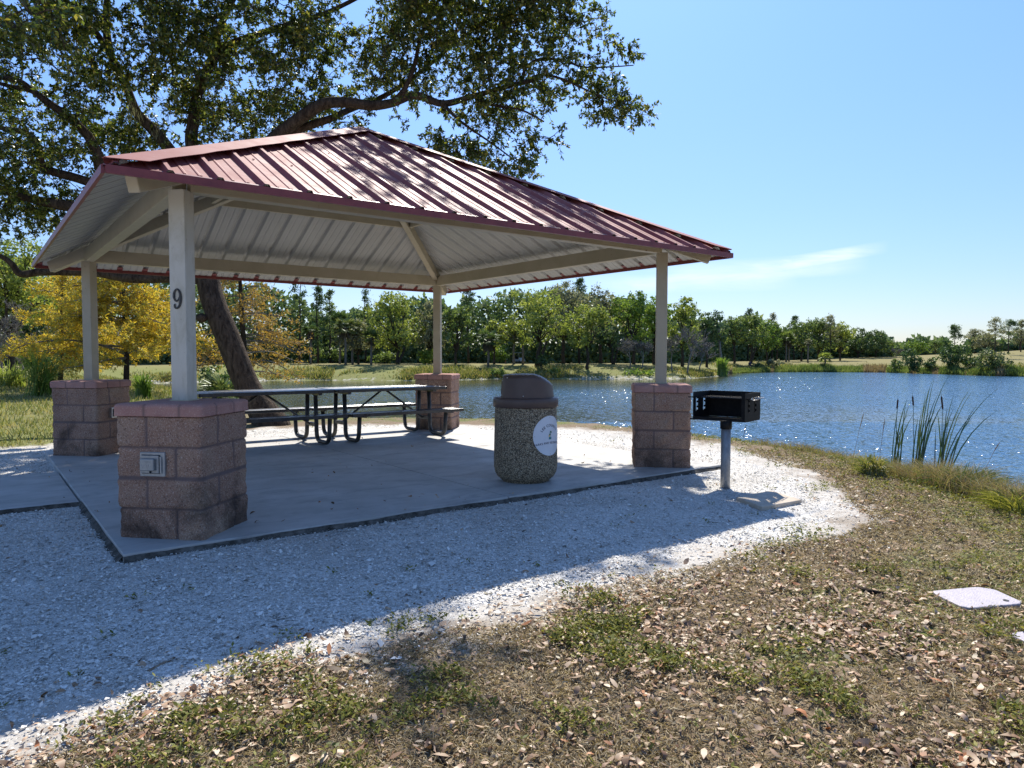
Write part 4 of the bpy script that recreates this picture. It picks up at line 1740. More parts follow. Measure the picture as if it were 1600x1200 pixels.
def cards(cen, dirs, nor, ln, wd, fold=0.0):
    """diamond leaves: base, side, tip, side"""
    n = len(cen)
    dirs = dirs / (np.linalg.norm(dirs, axis=1, keepdims=True) + 1e-9)
    side = np.cross(dirs, nor)
    side = side / (np.linalg.norm(side, axis=1, keepdims=True) + 1e-9)
    nn = np.cross(side, dirs)
    ln = np.asarray(ln).reshape(-1, 1)
    wd = np.asarray(wd).reshape(-1, 1)
    V = np.empty((n, 4, 3))
    V[:, 0] = cen
    V[:, 1] = cen + dirs * ln * .45 + side * wd * .5 + nn * wd * fold
    V[:, 2] = cen + dirs * ln
    V[:, 3] = cen + dirs * ln * .45 - side * wd * .5 + nn * wd * fold
    F = np.arange(n * 4).reshape(n, 4)
    return V.reshape(-1, 3), F


def blades(base, tip, mid_off, wd):
    """grass blades: tapered strip with one bend (5 verts, quad + tri as two quads degenerate-free)"""
    n = len(base)
    d = tip - base
    side = np.cross(d, rng.normal(size=(n, 3)))
    side /= (np.linalg.norm(side, axis=1, keepdims=True) + 1e-9)
    wd = np.asarray(wd).reshape(-1, 1)
    mid = (base + tip) / 2 + mid_off
    V = np.empty((n, 6, 3))
    V[:, 0] = base - side * wd * .5
    V[:, 1] = base + side * wd * .5
    V[:, 2] = mid + side * wd * .42
    V[:, 3] = mid - side * wd * .42
    V[:, 4] = tip + side * wd * .06
    V[:, 5] = tip - side * wd * .06
    o = np.arange(n)[:, None] * 6
    F = np.concatenate([o + np.array([0, 1, 2, 3]), o + np.array([3, 2, 4, 5])], 0)
    return V.reshape(-1, 3), F


def rand_view(n, d0, d1, pxlo=-330, pxhi=2200, power=1.0):
    n = int(n * 1.42)
    """random ground points inside the photo's field, denser near the camera"""
    u = rng.random(n)
    d = d0 * (d1 / d0) ** (u ** power)
    px = rng.uniform(pxlo, pxhi, n)
    x = CAM[0] + HF[0] * d + HR[0] * (px - 800) / FPX * d
    y = CAM[1] + HF[1] * d + HR[1] * (px - 800) / FPX * d
    return x, y, d


def in_slab(x, y, mrg=0.0):
    a = (x > -mrg) & (x < S + mrg) & (y > -mrg) & (y < SY + mrg)
    b = (x > -7) & (x < 0.02) & (y > 2.1 - mrg) & (y < 4.08 + mrg)
    return a | b


def off_lids(x, y):
    ok = np.ones(len(x), bool)
    for q in LIDS:
        ok &= poly_sd(x, y, q) > .012
    return ok


def build_scatter():
    # shell chips
    x, y, d = rand_view(330000, 2.1, 14, power=.8)
    sd = poly_sd(x, y, GRAVEL) + (fbm2(x * 1.6, y * 1.6, 21, 5, 2.1, .62) - .5) * .9
    k = (sd < -.16 + .75 * rng.random(len(x)) ** 4) & ~in_slab(x, y, .01)
    x, y, d, sd = x[k], y[k], d[k], sd[k]
    n = len(x)
    z = terrain(x, y) + .004 + np.clip(-sd, 0, .35) * .045 + rng.uniform(.0, .006, n)
    a = rng.uniform(0, 2 * np.pi, n)
    tilt = rng.normal(0, .35, (n, 2))
    dirs = np.stack([np.cos(a), np.sin(a), tilt[:, 0]], 1)
    nor = np.stack([tilt[:, 0], tilt[:, 1], np.ones(n)], 1)
    ln = rng.gamma(1.8, .0036, n) * (1 + .06 * d) + .004
    V, F = cards(np.stack([x, y, z], 1), dirs, nor, ln, ln * rng.uniform(.5, .9, n), .12)
    tag(make('shell_gravel', V, F, 'chips'), 'white crushed shell chips spread around the shelter slab', 'gravel', kind='stuff')

    # fallen leaves
    x, y, d = rand_view(95000, 1.7, 11, power=.85)
    sd = poly_sd(x, y, GRAVEL)
    cl = fbm2(x * 1.1, y * 1.1, 31, 4)
    dd, hh = view_dh(x, y)
    dens = (.10 + 1.3 * np.clip(cl - .38, 0, 1) * 2.2) * smooth01((sd + .1) / .35) + .012
    dens = dens * (1 - .75 * smooth01((hh - .8 - .10 * dd) / 1.5)) * (1 - .6 * smooth01((dd - 6) / 3))
    dens = dens + .035 * smooth01((-sd) / .1) * (sd > -.5)
    dens = np.where(in_slab(x, y, .0), 1.0, dens)
    k = (rng.random(len(x)) < dens) & off_lids(x, y) & (~in_slab(x, y, .02) | (rng.random(len(x)) < .008)) & ~((np.abs(np.minimum(x, S - x)) < .02) & in_slab(x, y, .02))
    x, y, d = x[k], y[k], d[k]
    n = len(x)
    z = np.where(in_slab(x, y, -.02), .001, terrain(x, y)) + rng.uniform(.008, .022, n)
    a = rng.uniform(0, 2 * np.pi, n)
    ti = rng.normal(0, .32, (n, 3))
    dirs = np.stack([np.cos(a), np.sin(a), ti[:, 0]], 1)
    nor = np.stack([ti[:, 1], ti[:, 2], np.ones(n)], 1)
    dirs /= np.linalg.norm(dirs, axis=1, keepdims=True)
    side = np.cross(dirs, nor)
    side /= np.linalg.norm(side, axis=1, keepdims=True)
    nn = np.cross(side, dirs)
    ln = (.013 + rng.gamma(1.8, .0090, n).clip(0, .055))[:, None]
    wd = ln * rng.uniform(.34, .52, n)[:, None]
    curl = rng.normal(.0, .22, n)[:, None]
    cup = rng.uniform(-.1, .4, n)[:, None]
    cen = np.stack([x, y, z], 1)
    V = np.empty((n, 8, 3))
    prof = [(0, .05), (.33, .9), (.7, .85), (1, .06)]
    for i, (s_, w_) in enumerate(prof):
        mid = cen + dirs * ln * (s_ - .5) + nn * ln * curl * ((s_ - .5) ** 2 * 4 - .3)
        V[:, i * 2] = mid + side * wd * .5 * w_ + nn * wd * cup * w_
        V[:, i * 2 + 1] = mid - side * wd * .5 * w_ + nn * wd * cup * w_
    o = np.arange(n)[:, None] * 8
    F = np.concatenate([o + np.array(q) for q in ((0, 1, 3, 2), (2, 3, 5, 4), (4, 5, 7, 6))], 0)
    tag(make('fallen_leaves', V.reshape(-1, 3), F, 'litter'), 'dry tan and rust oak leaves littering the bare ground', 'leaves', kind='stuff')

    # matted dead grass
    x, y, d = rand_view(380000, 1.8, 10, power=.9)
    sd = poly_sd(x, y, GRAVEL)
    cl = fbm2(x * .9, y * .9, 41, 4)
    k = (sd > .12 + .5 * (cl - .4)) & (rng.random(len(x)) < .4 + 1.6 * np.clip(cl - .33, 0, 1)) & ~in_slab(x, y, .02) & off_lids(x, y)
    x, y, d = x[k], y[k], d[k]
    n = len(x)
    b0 = np.stack([x, y, terrain(x, y) - .002], 1)
    a = rng.uniform(0, 2 * np.pi, n)
    L = rng.uniform(.02, .055, n)
    up = rng.uniform(.003, .018, n)
    tip = b0 + np.stack([np.cos(a) * L, np.sin(a) * L, up], 1)
    V, F = blades(b0, tip, np.stack([np.zeros(n), np.zeros(n), rng.uniform(0, .014, n)], 1), .0026 + .0007 * d)
    tag(make('dead_grass', V, F, 'thatch'), 'matted dead grass over the bare soil in front of the gravel', 'grass', kind='stuff')

    # low green weeds in patches
    x, y, d = rand_view(30000, 1.8, 13, power=.9)
    sd = poly_sd(x, y, GRAVEL)
    sl = slope_pos(x, y)
    cl = fbm2(x * .75 + 3, y * .75, 51, 4, 2.2, .6)
    dd, hh = view_dh(x, y)
    crest = np.exp(-((sl - 10.5) / 2.2) ** 2)
    cl2 = fbm2(x * 3.1 + 9, y * 3.1, 57, 3)
    dens = np.clip((cl - .38) * 3, 0, 1) * np.clip((cl2 - .53) * 9, 0, 1) * 1.1 * smooth01((sd + .25) / .4) + .75 * crest * smooth01((sd - .1) / .5) + .007 * (sd > -1.2)
    k = (rng.random(len(x)) < dens) & (sl > 7.5) & ~in_slab(x, y, .03) & off_lids(x, y)
    x, y, d = x[k], y[k], d[k]
    n = len(x)
    per = 14
    cx = np.repeat(np.stack([x, y, terrain(x, y)], 1), per, 0)
    m_ = n * per
    off = rng.normal(0, .022, (m_, 3))
    off[:, 2] = rng.uniform(.002, .042, m_)
    a = rng.uniform(0, 2 * np.pi, m_)
    dirs = np.stack([np.cos(a), np.sin(a), rng.uniform(.05, .9, m_)], 1)
    nor = np.stack([rng.normal(0, .4, m_), rng.normal(0, .4, m_), np.ones(m_)], 1)
    ln = rng.uniform(.012, .030, m_) * (1 + .035 * np.repeat(d, per))
    V, F = cards(cx + off, dirs, nor, ln, ln * .42, .1)
    tag(make('green_weeds', V, F, 'weed'), 'patches of low green weeds among the fallen leaves', 'weeds', kind='stuff')

    # bank grass at the crest and on the slope down to the water
    N = 210000
    i = rng.integers(0, 17, N)
    t_ = rng.random(N)[:, None]
    seg = LAKE[i] * (1 - t_) + LAKE[i + 1] * t_
    tg = LAKE[i + 1] - LAKE[i]
    tg /= np.linalg.norm(tg, axis=1, keepdims=True)
    nr = np.stack([tg[:, 1], -tg[:, 0]], 1)
    test = poly_sd(seg[:, 0] + nr[:, 0] * .5, seg[:, 1] + nr[:, 1] * .5, LAKE)
    nr[test < 0] *= -1
    off = rng.uniform(-.3, 13.5, N)
    x, y = seg[:, 0] + nr[:, 0] * off, seg[:, 1] + nr[:, 1] * off
    sd = poly_sd(x, y, GRAVEL)
    sl = slope_pos(x, y)
    dd, hh = view_dh(x, y)
    k = (sd > .0 + .35 * rng.random(N)) & (dd > 3.2) & (dd < 60) & (sl > -.3) & (sl < 13) & (rng.random(N) < .25 + .75 * smooth01((11.5 - sl) / 3)) & ~in_slab(x, y, .05)
    x, y, sl, dd = x[k], y[k], sl[k], dd[k]
    n = len(x)
    vr = view_dh(x, y)
    rt = smooth01((vr[1] / np.maximum(vr[0], 1) - .18) / .2)
    hh_ = vr[1]
    tall = .035 + .05 * smooth01((10.2 - sl) / 1.6) + .15 * smooth01((3 - sl) / 2) + (.06 + .20 * rt) * smooth01((9.6 - sl) / 1.2) * smooth01((fbm2(x * .9, y * .9, 61) - .47) * 8)
    hgt = tall * rng.uniform(.4, 1.25, n) * (1 - .38 * smooth01((dd - 10.5) / 1.5) * smooth01((26 - dd) / 6))
    b0 = np.stack([x, y, terrain(x, y) - .01], 1)
    lean = rng.normal(0, .35, (n, 2)) * hgt[:, None]
    tip = b0 + np.stack([lean[:, 0], lean[:, 1], hgt], 1)
    V, F = blades(b0, tip, np.stack([-lean[:, 0] * .15, -lean[:, 1] * .15, hgt * .08], 1), .0035 + .00045 * dd)
    rt = smooth01((hh_ / np.maximum(dd, 1) - .30) / .2)
    dry = (fbm2(x * .55 + 7, y * .55, 71, 3) > .53 - .16 * rt) & (sl < 10.8) & (rng.random(len(x)) < .85)
    nb = len(x)
    Fm = np.arange(nb * 2)
    isd = np.concatenate([dry, dry])
    tag(make('bank_grass', V, F[~isd], 'bank'), 'yellow green grass along the lake bank', 'grass', kind='stuff')
    tag(make('dry_bank_grass', V, F[isd], 'straw'), 'straw coloured dry grass along the lake bank', 'grass', kind='stuff')

    # tall dry grass standing on the crest at the right
    N = 21000
    px = rng.uniform(1175, 1720, N)
    dc = np.interp(px, [1175, 1240, 1330, 1400, 1500, 1600, 1720], [10.4, 9.8, 8.5, 7.5, 6.55, 5.85, 5.2]) + .1 + rng.gamma(2.0, .40, N)
    x = CAM[0] + HF[0] * dc + HR[0] * (px - 800) / FPX * dc
    y = CAM[1] + HF[1] * dc + HR[1] * (px - 800) / FPX * dc
    cl = fbm2(x * 1.1 + 2, y * 1.1, 77, 4)
    k = rng.random(N) < np.clip((cl - .36) * 4.5, .06, 1)
    x, y, dc, cl, px = x[k], y[k], dc[k], cl[k], px[k]
    n = len(x)
    hgt = rng.uniform(.06, .25, n) * (.55 + 1.5 * np.clip(cl - .36, 0, 1))
    hgt = hgt * (.8 + .5 * smooth01((px - 1380) / 120))
    b0 = np.stack([x, y, terrain(x, y) - .01], 1)
    lean = rng.normal(0, .55, (n, 2)) * hgt[:, None]
    V, F = blades(b0, b0 + np.stack([lean[:, 0], lean[:, 1], hgt], 1), np.stack([-lean[:, 0] * .2, -lean[:, 1] * .2, hgt * .12], 1), .0042)
    gm = rng.random(n) < .34
    gm2 = np.concatenate([gm, gm])
    tag(make('dry_crest_grass', V, F[~gm2], 'straw'), 'dense straw brown grass standing on the bank crest at the right', 'grass', kind='stuff')
    tag(make('green_crest_grass', V, F[gm2], 'bank'), 'green blades among the dry grass on the bank crest', 'grass', kind='stuff')

    # lawn on the left
    N = 26000
    d = rng.uniform(9, 46, N)
    px = rng.uniform(-60, 330, N)
    x = CAM[0] + HF[0] * d + HR[0] * (px - 800) / FPX * d
    y = CAM[1] + HF[1] * d + HR[1] * (px - 800) / FPX * d
    k = (poly_sd(x, y, GRAVEL) > .2) & (poly_sd(x, y, LAKE) > .5) & ~in_slab(x, y, .1)
    x, y, d = x[k], y[k], d[k]
    n = len(x)
    b0 = np.stack([x, y, terrain(x, y) - .01], 1)
    hgt = rng.uniform(.03, .11, n) * (1 + d * .02)
    lean = rng.normal(0, .4, (n, 2)) * hgt[:, None]
    V, F = blades(b0, b0 + np.stack([lean[:, 0], lean[:, 1], hgt], 1), np.zeros((n, 3)), .004 + .0007 * d)
    tag(make('lawn_grass', V, F, 'bank'), 'rough mown grass of the lawn left of the shelter', 'grass', kind='stuff')

    # rough grass on the far bank
    N = 60000
    i = rng.integers(18, 41, N)
    t_ = rng.random(N)[:, None]
    seg = LAKE[i] * (1 - t_) + LAKE[i + 1] * t_
    tg = LAKE[i + 1] - LAKE[i]
    tg /= np.linalg.norm(tg, axis=1, keepdims=True)
    nr = np.stack([tg[:, 1], -tg[:, 0]], 1)
    test = poly_sd(seg[:, 0] + nr[:, 0] * .5, seg[:, 1] + nr[:, 1] * .5, LAKE)
    nr[test < 0] *= -1
    off = rng.exponential(3.2, N)
    x, y = seg[:, 0] + nr[:, 0] * off, seg[:, 1] + nr[:, 1] * off
    sl = poly_sd(x, y, LAKE)
    d, h = view_dh(x, y)
    cl = fbm2(x * .16, y * .16, 81, 3)
    k = (sl > .1) & (sl < 18) & (rng.random(N) < np.clip((cl - .42) * 4, .05, 1)) & (d > 35)
    x, y, sl, d, h, cl = x[k], y[k], sl[k], d[k], h[k], cl[k]
    n = len(x)
    hgt = rng.uniform(.15, .5, n) * (.5 + 1.2 * np.clip(cl - .4, 0, 1) * 2)
    b0 = np.stack([x, y, terrain(x, y) - .02], 1)
    lean = rng.normal(0, .4, (n, 2)) * hgt[:, None]
    V, F = blades(b0, b0 + np.stack([lean[:, 0], lean[:, 1], hgt], 1), np.zeros((n, 3)), .10)
    tag(make('far_bank_grass', V, F, 'bank'), 'rough green grass along the far shore of the lake', 'grass', kind='stuff')
    # reeds lining the right-hand far shore
    N = 16000
    px = rng.uniform(1120, 1640, N)
    dn = np.interp(px, [1120, 1140, 1200, 1280, 1384, 1465, 1555, 1640], [112, 127, 138.5, 139.5, 137.5, 127.5, 115.5, 111]) + rng.uniform(-.6, 3.6, N)
    x = CAM[0] + HF[0] * dn + HR[0] * (px - 800) / FPX * dn
    y = CAM[1] + HF[1] * dn + HR[1] * (px - 800) / FPX * dn
    hgt = rng.uniform(.5, 1.25, N) * (.55 + 1.3 * np.clip(fbm2(px * .045, dn * 0 + 3, 91, 4) - .3, 0, 1))
    b0 = np.stack([x, y, np.maximum(terrain(x, y), ZW - .1) - .05], 1)
    lean = rng.normal(0, .22, (N, 2)) * hgt[:, None]
    V, F = blades(b0, b0 + np.stack([lean[:, 0], lean[:, 1], hgt], 1), np.zeros((N, 3)), .11)
    sel = fbm2(px * .03, px * 0, 95, 3) > .52
    sel2 = np.concatenate([sel, sel])
    tag(make('shore_reeds', V, F[~sel2], 'f_mid'), 'dark green reeds lining the far shore', 'reeds', kind='stuff')
    tag(make('brown_shore_reeds', V, F[sel2], 'straw'), 'brown reeds lining the far shore', 'reeds', kind='stuff')


build_scatter()


def build_sticks():
    specs = [
        ([(232, 1049), (252, 1040), (276, 1028)], .010, 'straight tan stick lying on the shaded gravel', .012),
        ([(1335, 922), (1355, 930), (1380, 935)], .013, 'dark strip of bark lying left of the whole valve box lid', .012),
        ([(1292, 917), (1304, 926), (1311, 934), (1313, 946)], .008, 'pale bent twig on the bare soil left of the bark strip', .01),
        ([(668, 1162), (682, 1180), (697, 1204)], .007, 'thin dark twig at the bottom of the leaf litter', .01),
        ([(941, 868), (950, 878), (957, 889)], .005, 'thin twig on the sunlit gravel near the shadow edge', .01),
    ]
    for pts, r, lab, up in specs:
        q = []
        for px, py in pts:
            p = G(px, py, -.08)
            q.append(np.array([p[0], p[1], gz(p[0], p[1]) + up + r * .3]))
        b = MB()
        n = len(q)
        b.tube(q, [r * (.6 + .4 * math.sin(math.pi * (i + .5) / n)) for i in range(n)], 7)
        o = make('stick', np.array(b.v), b.f, 'stick' if 'dark' not in lab else 'oak_bark', smooth=True, loc=q[0])
        tag(o, lab, 'stick')


build_sticks()

# ------------------------------------------------------------------ cattails and bank plants


def blade_strip(b, base, tip, bend, w, n=7):
    base, tip, bend = np.array(base, float), np.array(tip, float), np.array(bend, float)
    side = np.cross(tip - base, np.array([HF[0], HF[1], 0]))
    side = side / (np.linalg.norm(side) + 1e-9)
    vs, fs = [], []
    for i in range(n + 1):
        s_ = i / n
        p = base * (1 - s_) ** 2 + 2 * bend * s_ * (1 - s_) + tip * s_ ** 2
        ww = w * (1 - s_) ** .6 * .5 + .0008
        tw = np.array([HF[0], HF[1], 0]) * ww * .5
        vs += [p - side * ww - tw, p + side * ww + tw]
    for i in range(n):
        fs.append((i * 2, i * 2 + 1, i * 2 + 3, i * 2 + 2))
    b.add(vs, fs)


def build_cattails():
    # photo columns/rows of each clump's foot and its blade tips
    clumps = [
        ((1397, 768), 14.9, [(1418, 622), (1424, 625), (1412, 640), (1429, 645), (1404, 634), (1398, 655), (1408, 668)], [((1403, 624), (1401.5, 639), 1396)], 'slim green cattail clump with one brown head, first of three in the shallows'),
        ((1430, 772), 14.4, [(1453, 605), (1460, 590), (1466, 614), (1447, 612), (1475, 628), (1440, 640), (1484, 585), (1435, 650), (1462, 640)], [((1426, 619), (1427, 634), 1431)], 'middle cattail clump with tallest upright blades and one brown head'),
        ((1467, 768), 14.0, [(1560, 606), (1516, 607), (1527, 632), (1490, 617), (1480, 635), (1484, 650), (1464, 640), (1474, 660), (1462, 668), (1499, 640), (1520, 610)], [((1471, 619), (1473, 640), 1469)], 'thick cattail clump with long blades arching over the water and one brown head'),
    ]
    for foot, d, tips, heads, lab in clumps:
        b0 = P(foot[0], foot[1], d)
        b0[2] = max(ZW - .1, gz(b0[0], b0[1]) - .02)
        t = thing('cattail', lab, 'cattail', b0, 'cattails at the near shore')
        b = MB()
        bd = MB()
        rr = random.Random(foot[0])
        for k, (tx, ty) in enumerate((tips * 2)[:int(len(tips) * 1.5)]):
            tx2, ty2 = tx + rr.uniform(-9, 9) * (k >= len(tips)), ty + rr.uniform(0, 45) * (k >= len(tips))
            dd = d + rr.uniform(-.25, .25)
            tip = P(tx2, ty2, dd)
            ba = b0 + np.array([rr.uniform(-.10, .10), rr.uniform(-.10, .10), 0])
            up = ba * .5 + tip * .5
            lean = tip - ba
            bend = ba + np.array([lean[0] * .05, lean[1] * .05, lean[2] * .72])
            blade_strip(b, ba, tip, bend, rr.uniform(.022, .036))
        for k in range(7):
            ba = b0 + np.array([rr.uniform(-.2, .2), rr.uniform(-.2, .2), 0])
            hh = rr.uniform(.25, .7)
            le = rr.uniform(-.25, .35)
            tip = ba + np.array([HR[0] * le, HR[1] * le, hh])
            blade_strip(bd, ba, tip, ba + np.array([0, 0, hh * .8]), .02, 4)
        b.build('blades', 'reed', t)
        bd.build('dead_blades', 'reed_dry', t)
        for (hx, hy), (lx, ly), sx in heads:
            top = P(hx, hy, d)
            bot = P(lx, ly, d)
            st = MB()
            st.tube([b0, (b0 + bot) / 2 + np.array([0, 0, .02]), bot], [.007, .006, .005], 6)
            st.tube([top, top + (top - bot) * .5], [.003, .0012], 5)
            st.build('stalk', 'reed', t, smooth=True)
            h = MB()
            h.tube([bot, bot * .9 + top * .1, bot * .1 + top * .9, top], [.007, .016, .016, .006], 8)
            h.build('seed_head', 'cattail', t, smooth=True)
    # separate bank plants
    def tuft(name, px, py, d, n, hgt, spread, mat, lab, cat, w=.014, droop=.6):
        p = P(px, py, d)
        p[2] = gz(p[0], p[1]) - .01
        t = MB()
        rr = random.Random(int(px * 7))
        for k in range(n):
            a = rr.uniform(0, 2 * math.pi)
            s_ = spread * rr.random() ** .6
            h = hgt * (.30 + .8 * rr.random() ** .8)
            q0 = .5 * spread * rr.random() ** .5
            ba = p + np.array([math.cos(a) * q0, math.sin(a) * q0, 0])
            a += rr.gauss(0, .9)
            tip = p + np.array([math.cos(a) * s_, math.sin(a) * s_, h * (1 - droop * (s_ / spread) ** 2 * .6)])
            bend = p + np.array([math.cos(a) * s_ * .35, math.sin(a) * s_ * .35, h * 1.0])
            blade_strip(t, ba, tip, bend, w, 5)
        o = make(name, np.array(t.v), t.f, mat, loc=p)
        tag(o, lab, cat)
    tuft('grass_tussock', 1362, 752, 7.9, 330, .24, .30, 'bank', 'rounded green tussock at the crest left of the cattails', 'tussock', .005)
    tuft('grass_tussock', 1512, 765, 7.2, 260, .34, .62, 'f_dark', 'dark sprawling tussock behind the dry grass, right of the thickest cattail', 'tussock', .008, .9)
    tuft('grass_tussock', 1590, 795, 6.0, 190, .22, .46, 'weed', 'bright green tussock at the crest by the photo edge', 'tussock', .006)
    tuft('grass_tussock', 66, 628, 22, 260, 1.45, .9, 'f_lime', 'tall upright green tussock on the left lawn beside the pier', 'tussock', .022, .4)
    tuft('grass_tussock', 18, 605, 27, 90, 1.0, 1.0, 'f_lite', 'broad bladed dark green tussock at the left lawn edge', 'tussock', .07, .5)
    tuft('grass_tussock', 224, 628, 21, 130, .8, .45, 'f_lime', 'leafy lime green tussock between the left pier and the numbered post', 'tussock', .05, .5)
    tuft('grass_tussock', 1128, 568 + 12, 112, 150, 3.0, 1.6, 'f_lime', 'tall lime reed tussock on the far point right of the shelter', 'tussock', .12, .2)
    # slim seed stalks standing over the grass
    for k, (x0, y0, x1, y1, d, lab) in enumerate((
            (1329, 715, 1350, 644, 12.5, 'slim arching dry grass stalk, first left of the cattails'),
            (1371, 722, 1383, 652, 12.5, 'slim feathery seed stalk between the arching stalk and the cattails'),
            (1530, 735, 1563, 690, 12.0, 'slim leaning brown seed stalk right of the cattails'),
            (1155, 700, 1166, 664, 12.5, 'reddish seed stalk beside the grill post'))):
        p, q_ = P(x0, y0 + 22, d), P(x1, y1, d)
        b = MB()
        mid = p * .45 + q_ * .55 + np.array([0, 0, .12])
        pts = [p * (1 - s_) ** 2 + 2 * mid * s_ * (1 - s_) + q_ * s_ ** 2 for s_ in np.linspace(0, 1, 9)]
        b.tube(pts, [.004, .004, .0035, .003, .003, .003, .007, .007, .002], 5)
        o = make('seed_stalk', np.array(b.v), b.f, 'reed_dry' if k else 'straw', loc=p)
        tag(o, lab, 'grass stalk')


build_cattails()
#@@TREES
# ------------------------------------------------------------------ trees


def crown_points(lobes, n, seed, per=14, sig=.30, shell=.55):
    """leaf positions gathered in clumps spread through the lobes' volume, denser towards the outside"""
    r_ = np.random.default_rng(seed)
    lobes = np.array(lobes, float)
    vol = (lobes[:, 3] * lobes[:, 4] * lobes[:, 5]) ** .75
    nc = max(6, n // per)
    li = r_.choice(len(lobes), nc, p=vol / vol.sum())
    v = r_.normal(size=(nc, 3))
    v /= np.linalg.norm(v, axis=1, keepdims=True)
    rad = shell + (1.04 - shell) * r_.random(nc) ** .6
    cen = lobes[li, :3] + v * rad[:, None] * lobes[li, 3:6]
    ci = r_.integers(0, nc, n)
    size = r_.uniform(.6, 1.5, nc)
    pts = cen[ci] + r_.normal(0, 1, (n, 3)) * (sig * size[ci])[:, None] * np.array([1, 1, .72])
    out = v[ci] + r_.normal(0, .9, (n, 3)) + np.array([0, 0, .35])
    return pts, out, cen, r_


def leaf_cards(pts, out, r_, ln, ratio=.5):
    n = len(pts)
    a = r_.normal(size=(n, 3))
    nor = out / (np.linalg.norm(out, axis=1, keepdims=True) + 1e-9)
    dirs = a - nor * (a * nor).sum(1, keepdims=True)
    L = ln * r_.uniform(.6, 1.35, n)
    return cards(pts, dirs, nor, L, L * ratio * r_.uniform(.7, 1.2, n), .08)


def limb(b, p0, p1, r0, r1, rr, n=6, seg=5, wob=.08, sag=0):
    p0, p1 = np.array(p0, float), np.array(p1, float)
    L = np.linalg.norm(p1 - p0)
    pts = []
    for i in range(seg + 1):
        s_ = i / seg
        q = p0 + (p1 - p0) * s_
        if 0 < i < seg:
            q = q + np.array([rr.uniform(-1, 1), rr.uniform(-1, 1), rr.uniform(-.6, .6)]) * wob * L
        q[2] += sag * L * math.sin(math.pi * s_)
        pts.append(q)
    b.tube(pts, [r0 + (r1 - r0) * (i / seg) ** .8 for i in range(seg + 1)], n)
    return pts


def far_tree(name, base, top, width, mat, label, cat='tree', group='trees along the far shore', bark='dark_bark', seed=1, trunk_frac=.30, lobes_n=10, dens=1.0, lean=0.0, leaf=.42, bare=.0, twin=False):
    base = np.array(base, float)
    h = top - base[2]
    rr = random.Random(seed)
    t = thing(name, label, cat, base, group)
    wd = width
    lobes = []
    z0 = h * trunk_frac
    cz, rz = (z0 + h) / 2, (h - z0) / 2
    ax = np.array([HR[0], HR[1], 0])
    off = ax * lean
    for k in range(lobes_n):
        a = 2 * math.pi * (k + rr.random() * .7) / lobes_n
        q = rr.uniform(.20, .78)
        s_ = rr.uniform(.24, .60)
        lz = cz + rz * rr.uniform(-.80, .66)
        tap = 1 - .35 * max(0, (lz - cz) / rz)
        lobes.append((math.cos(a) * wd / 2 * q * tap + off[0], math.sin(a) * wd / 2 * q * tap + off[1], lz, wd / 2 * s_, wd / 2 * s_, rz * rr.uniform(.24, .52)))
    lobes.append((off[0], off[1], h - rz * .42, wd * .26, wd * .26, rz * .42))
    n = int(dens * 52 * wd * (h - z0) / (leaf / .42) ** 1.3)
    n = max(500, min(n, 9000))
    b = MB()
    tr = .022 * h + .05
    fork = np.array([off[0] * .4, off[1] * .4, z0 * .95])
    if twin:
        limb(b, base, base + fork + ax * .35, tr, tr * .75, rr, 8, 5, .03)
        limb(b, base + ax * .25, base + fork + ax * 1.2, tr * .85, tr * .6, rr, 8, 5, .03)
    else:
        limb(b, base - np.array([0, 0, .15]), base + fork, tr, tr * .7, rr, 8, 6, .025)
    for lb in lobes:
        q = np.array(lb[:3])
        limb(b, base + fork, base + q, tr * .5, tr * .1, rr, 5, 5, .07, .05)
        for k in range(3 if bare < .1 else 8):
            v = np.array([rr.gauss(0, 1), rr.gauss(0, 1), rr.gauss(.4, .8)])
            v /= np.linalg.norm(v)
            e = q + v * np.array(lb[3:6]) * rr.uniform(.7, 1.15)
            limb(b, base + q * .72 + fork * .28, base + e, tr * .18, .012, rr, 4, 4, .08)
    b.build('trunk', bark, t, smooth=True)
    pts, out, cen, r_ = crown_points(lobes, n, seed, per=22, sig=.26 * max(.7, wd / 9))
    V, F = leaf_cards(pts + base, out, r_, leaf, .55)
    make('crown', V, F, mat, t)
    return t


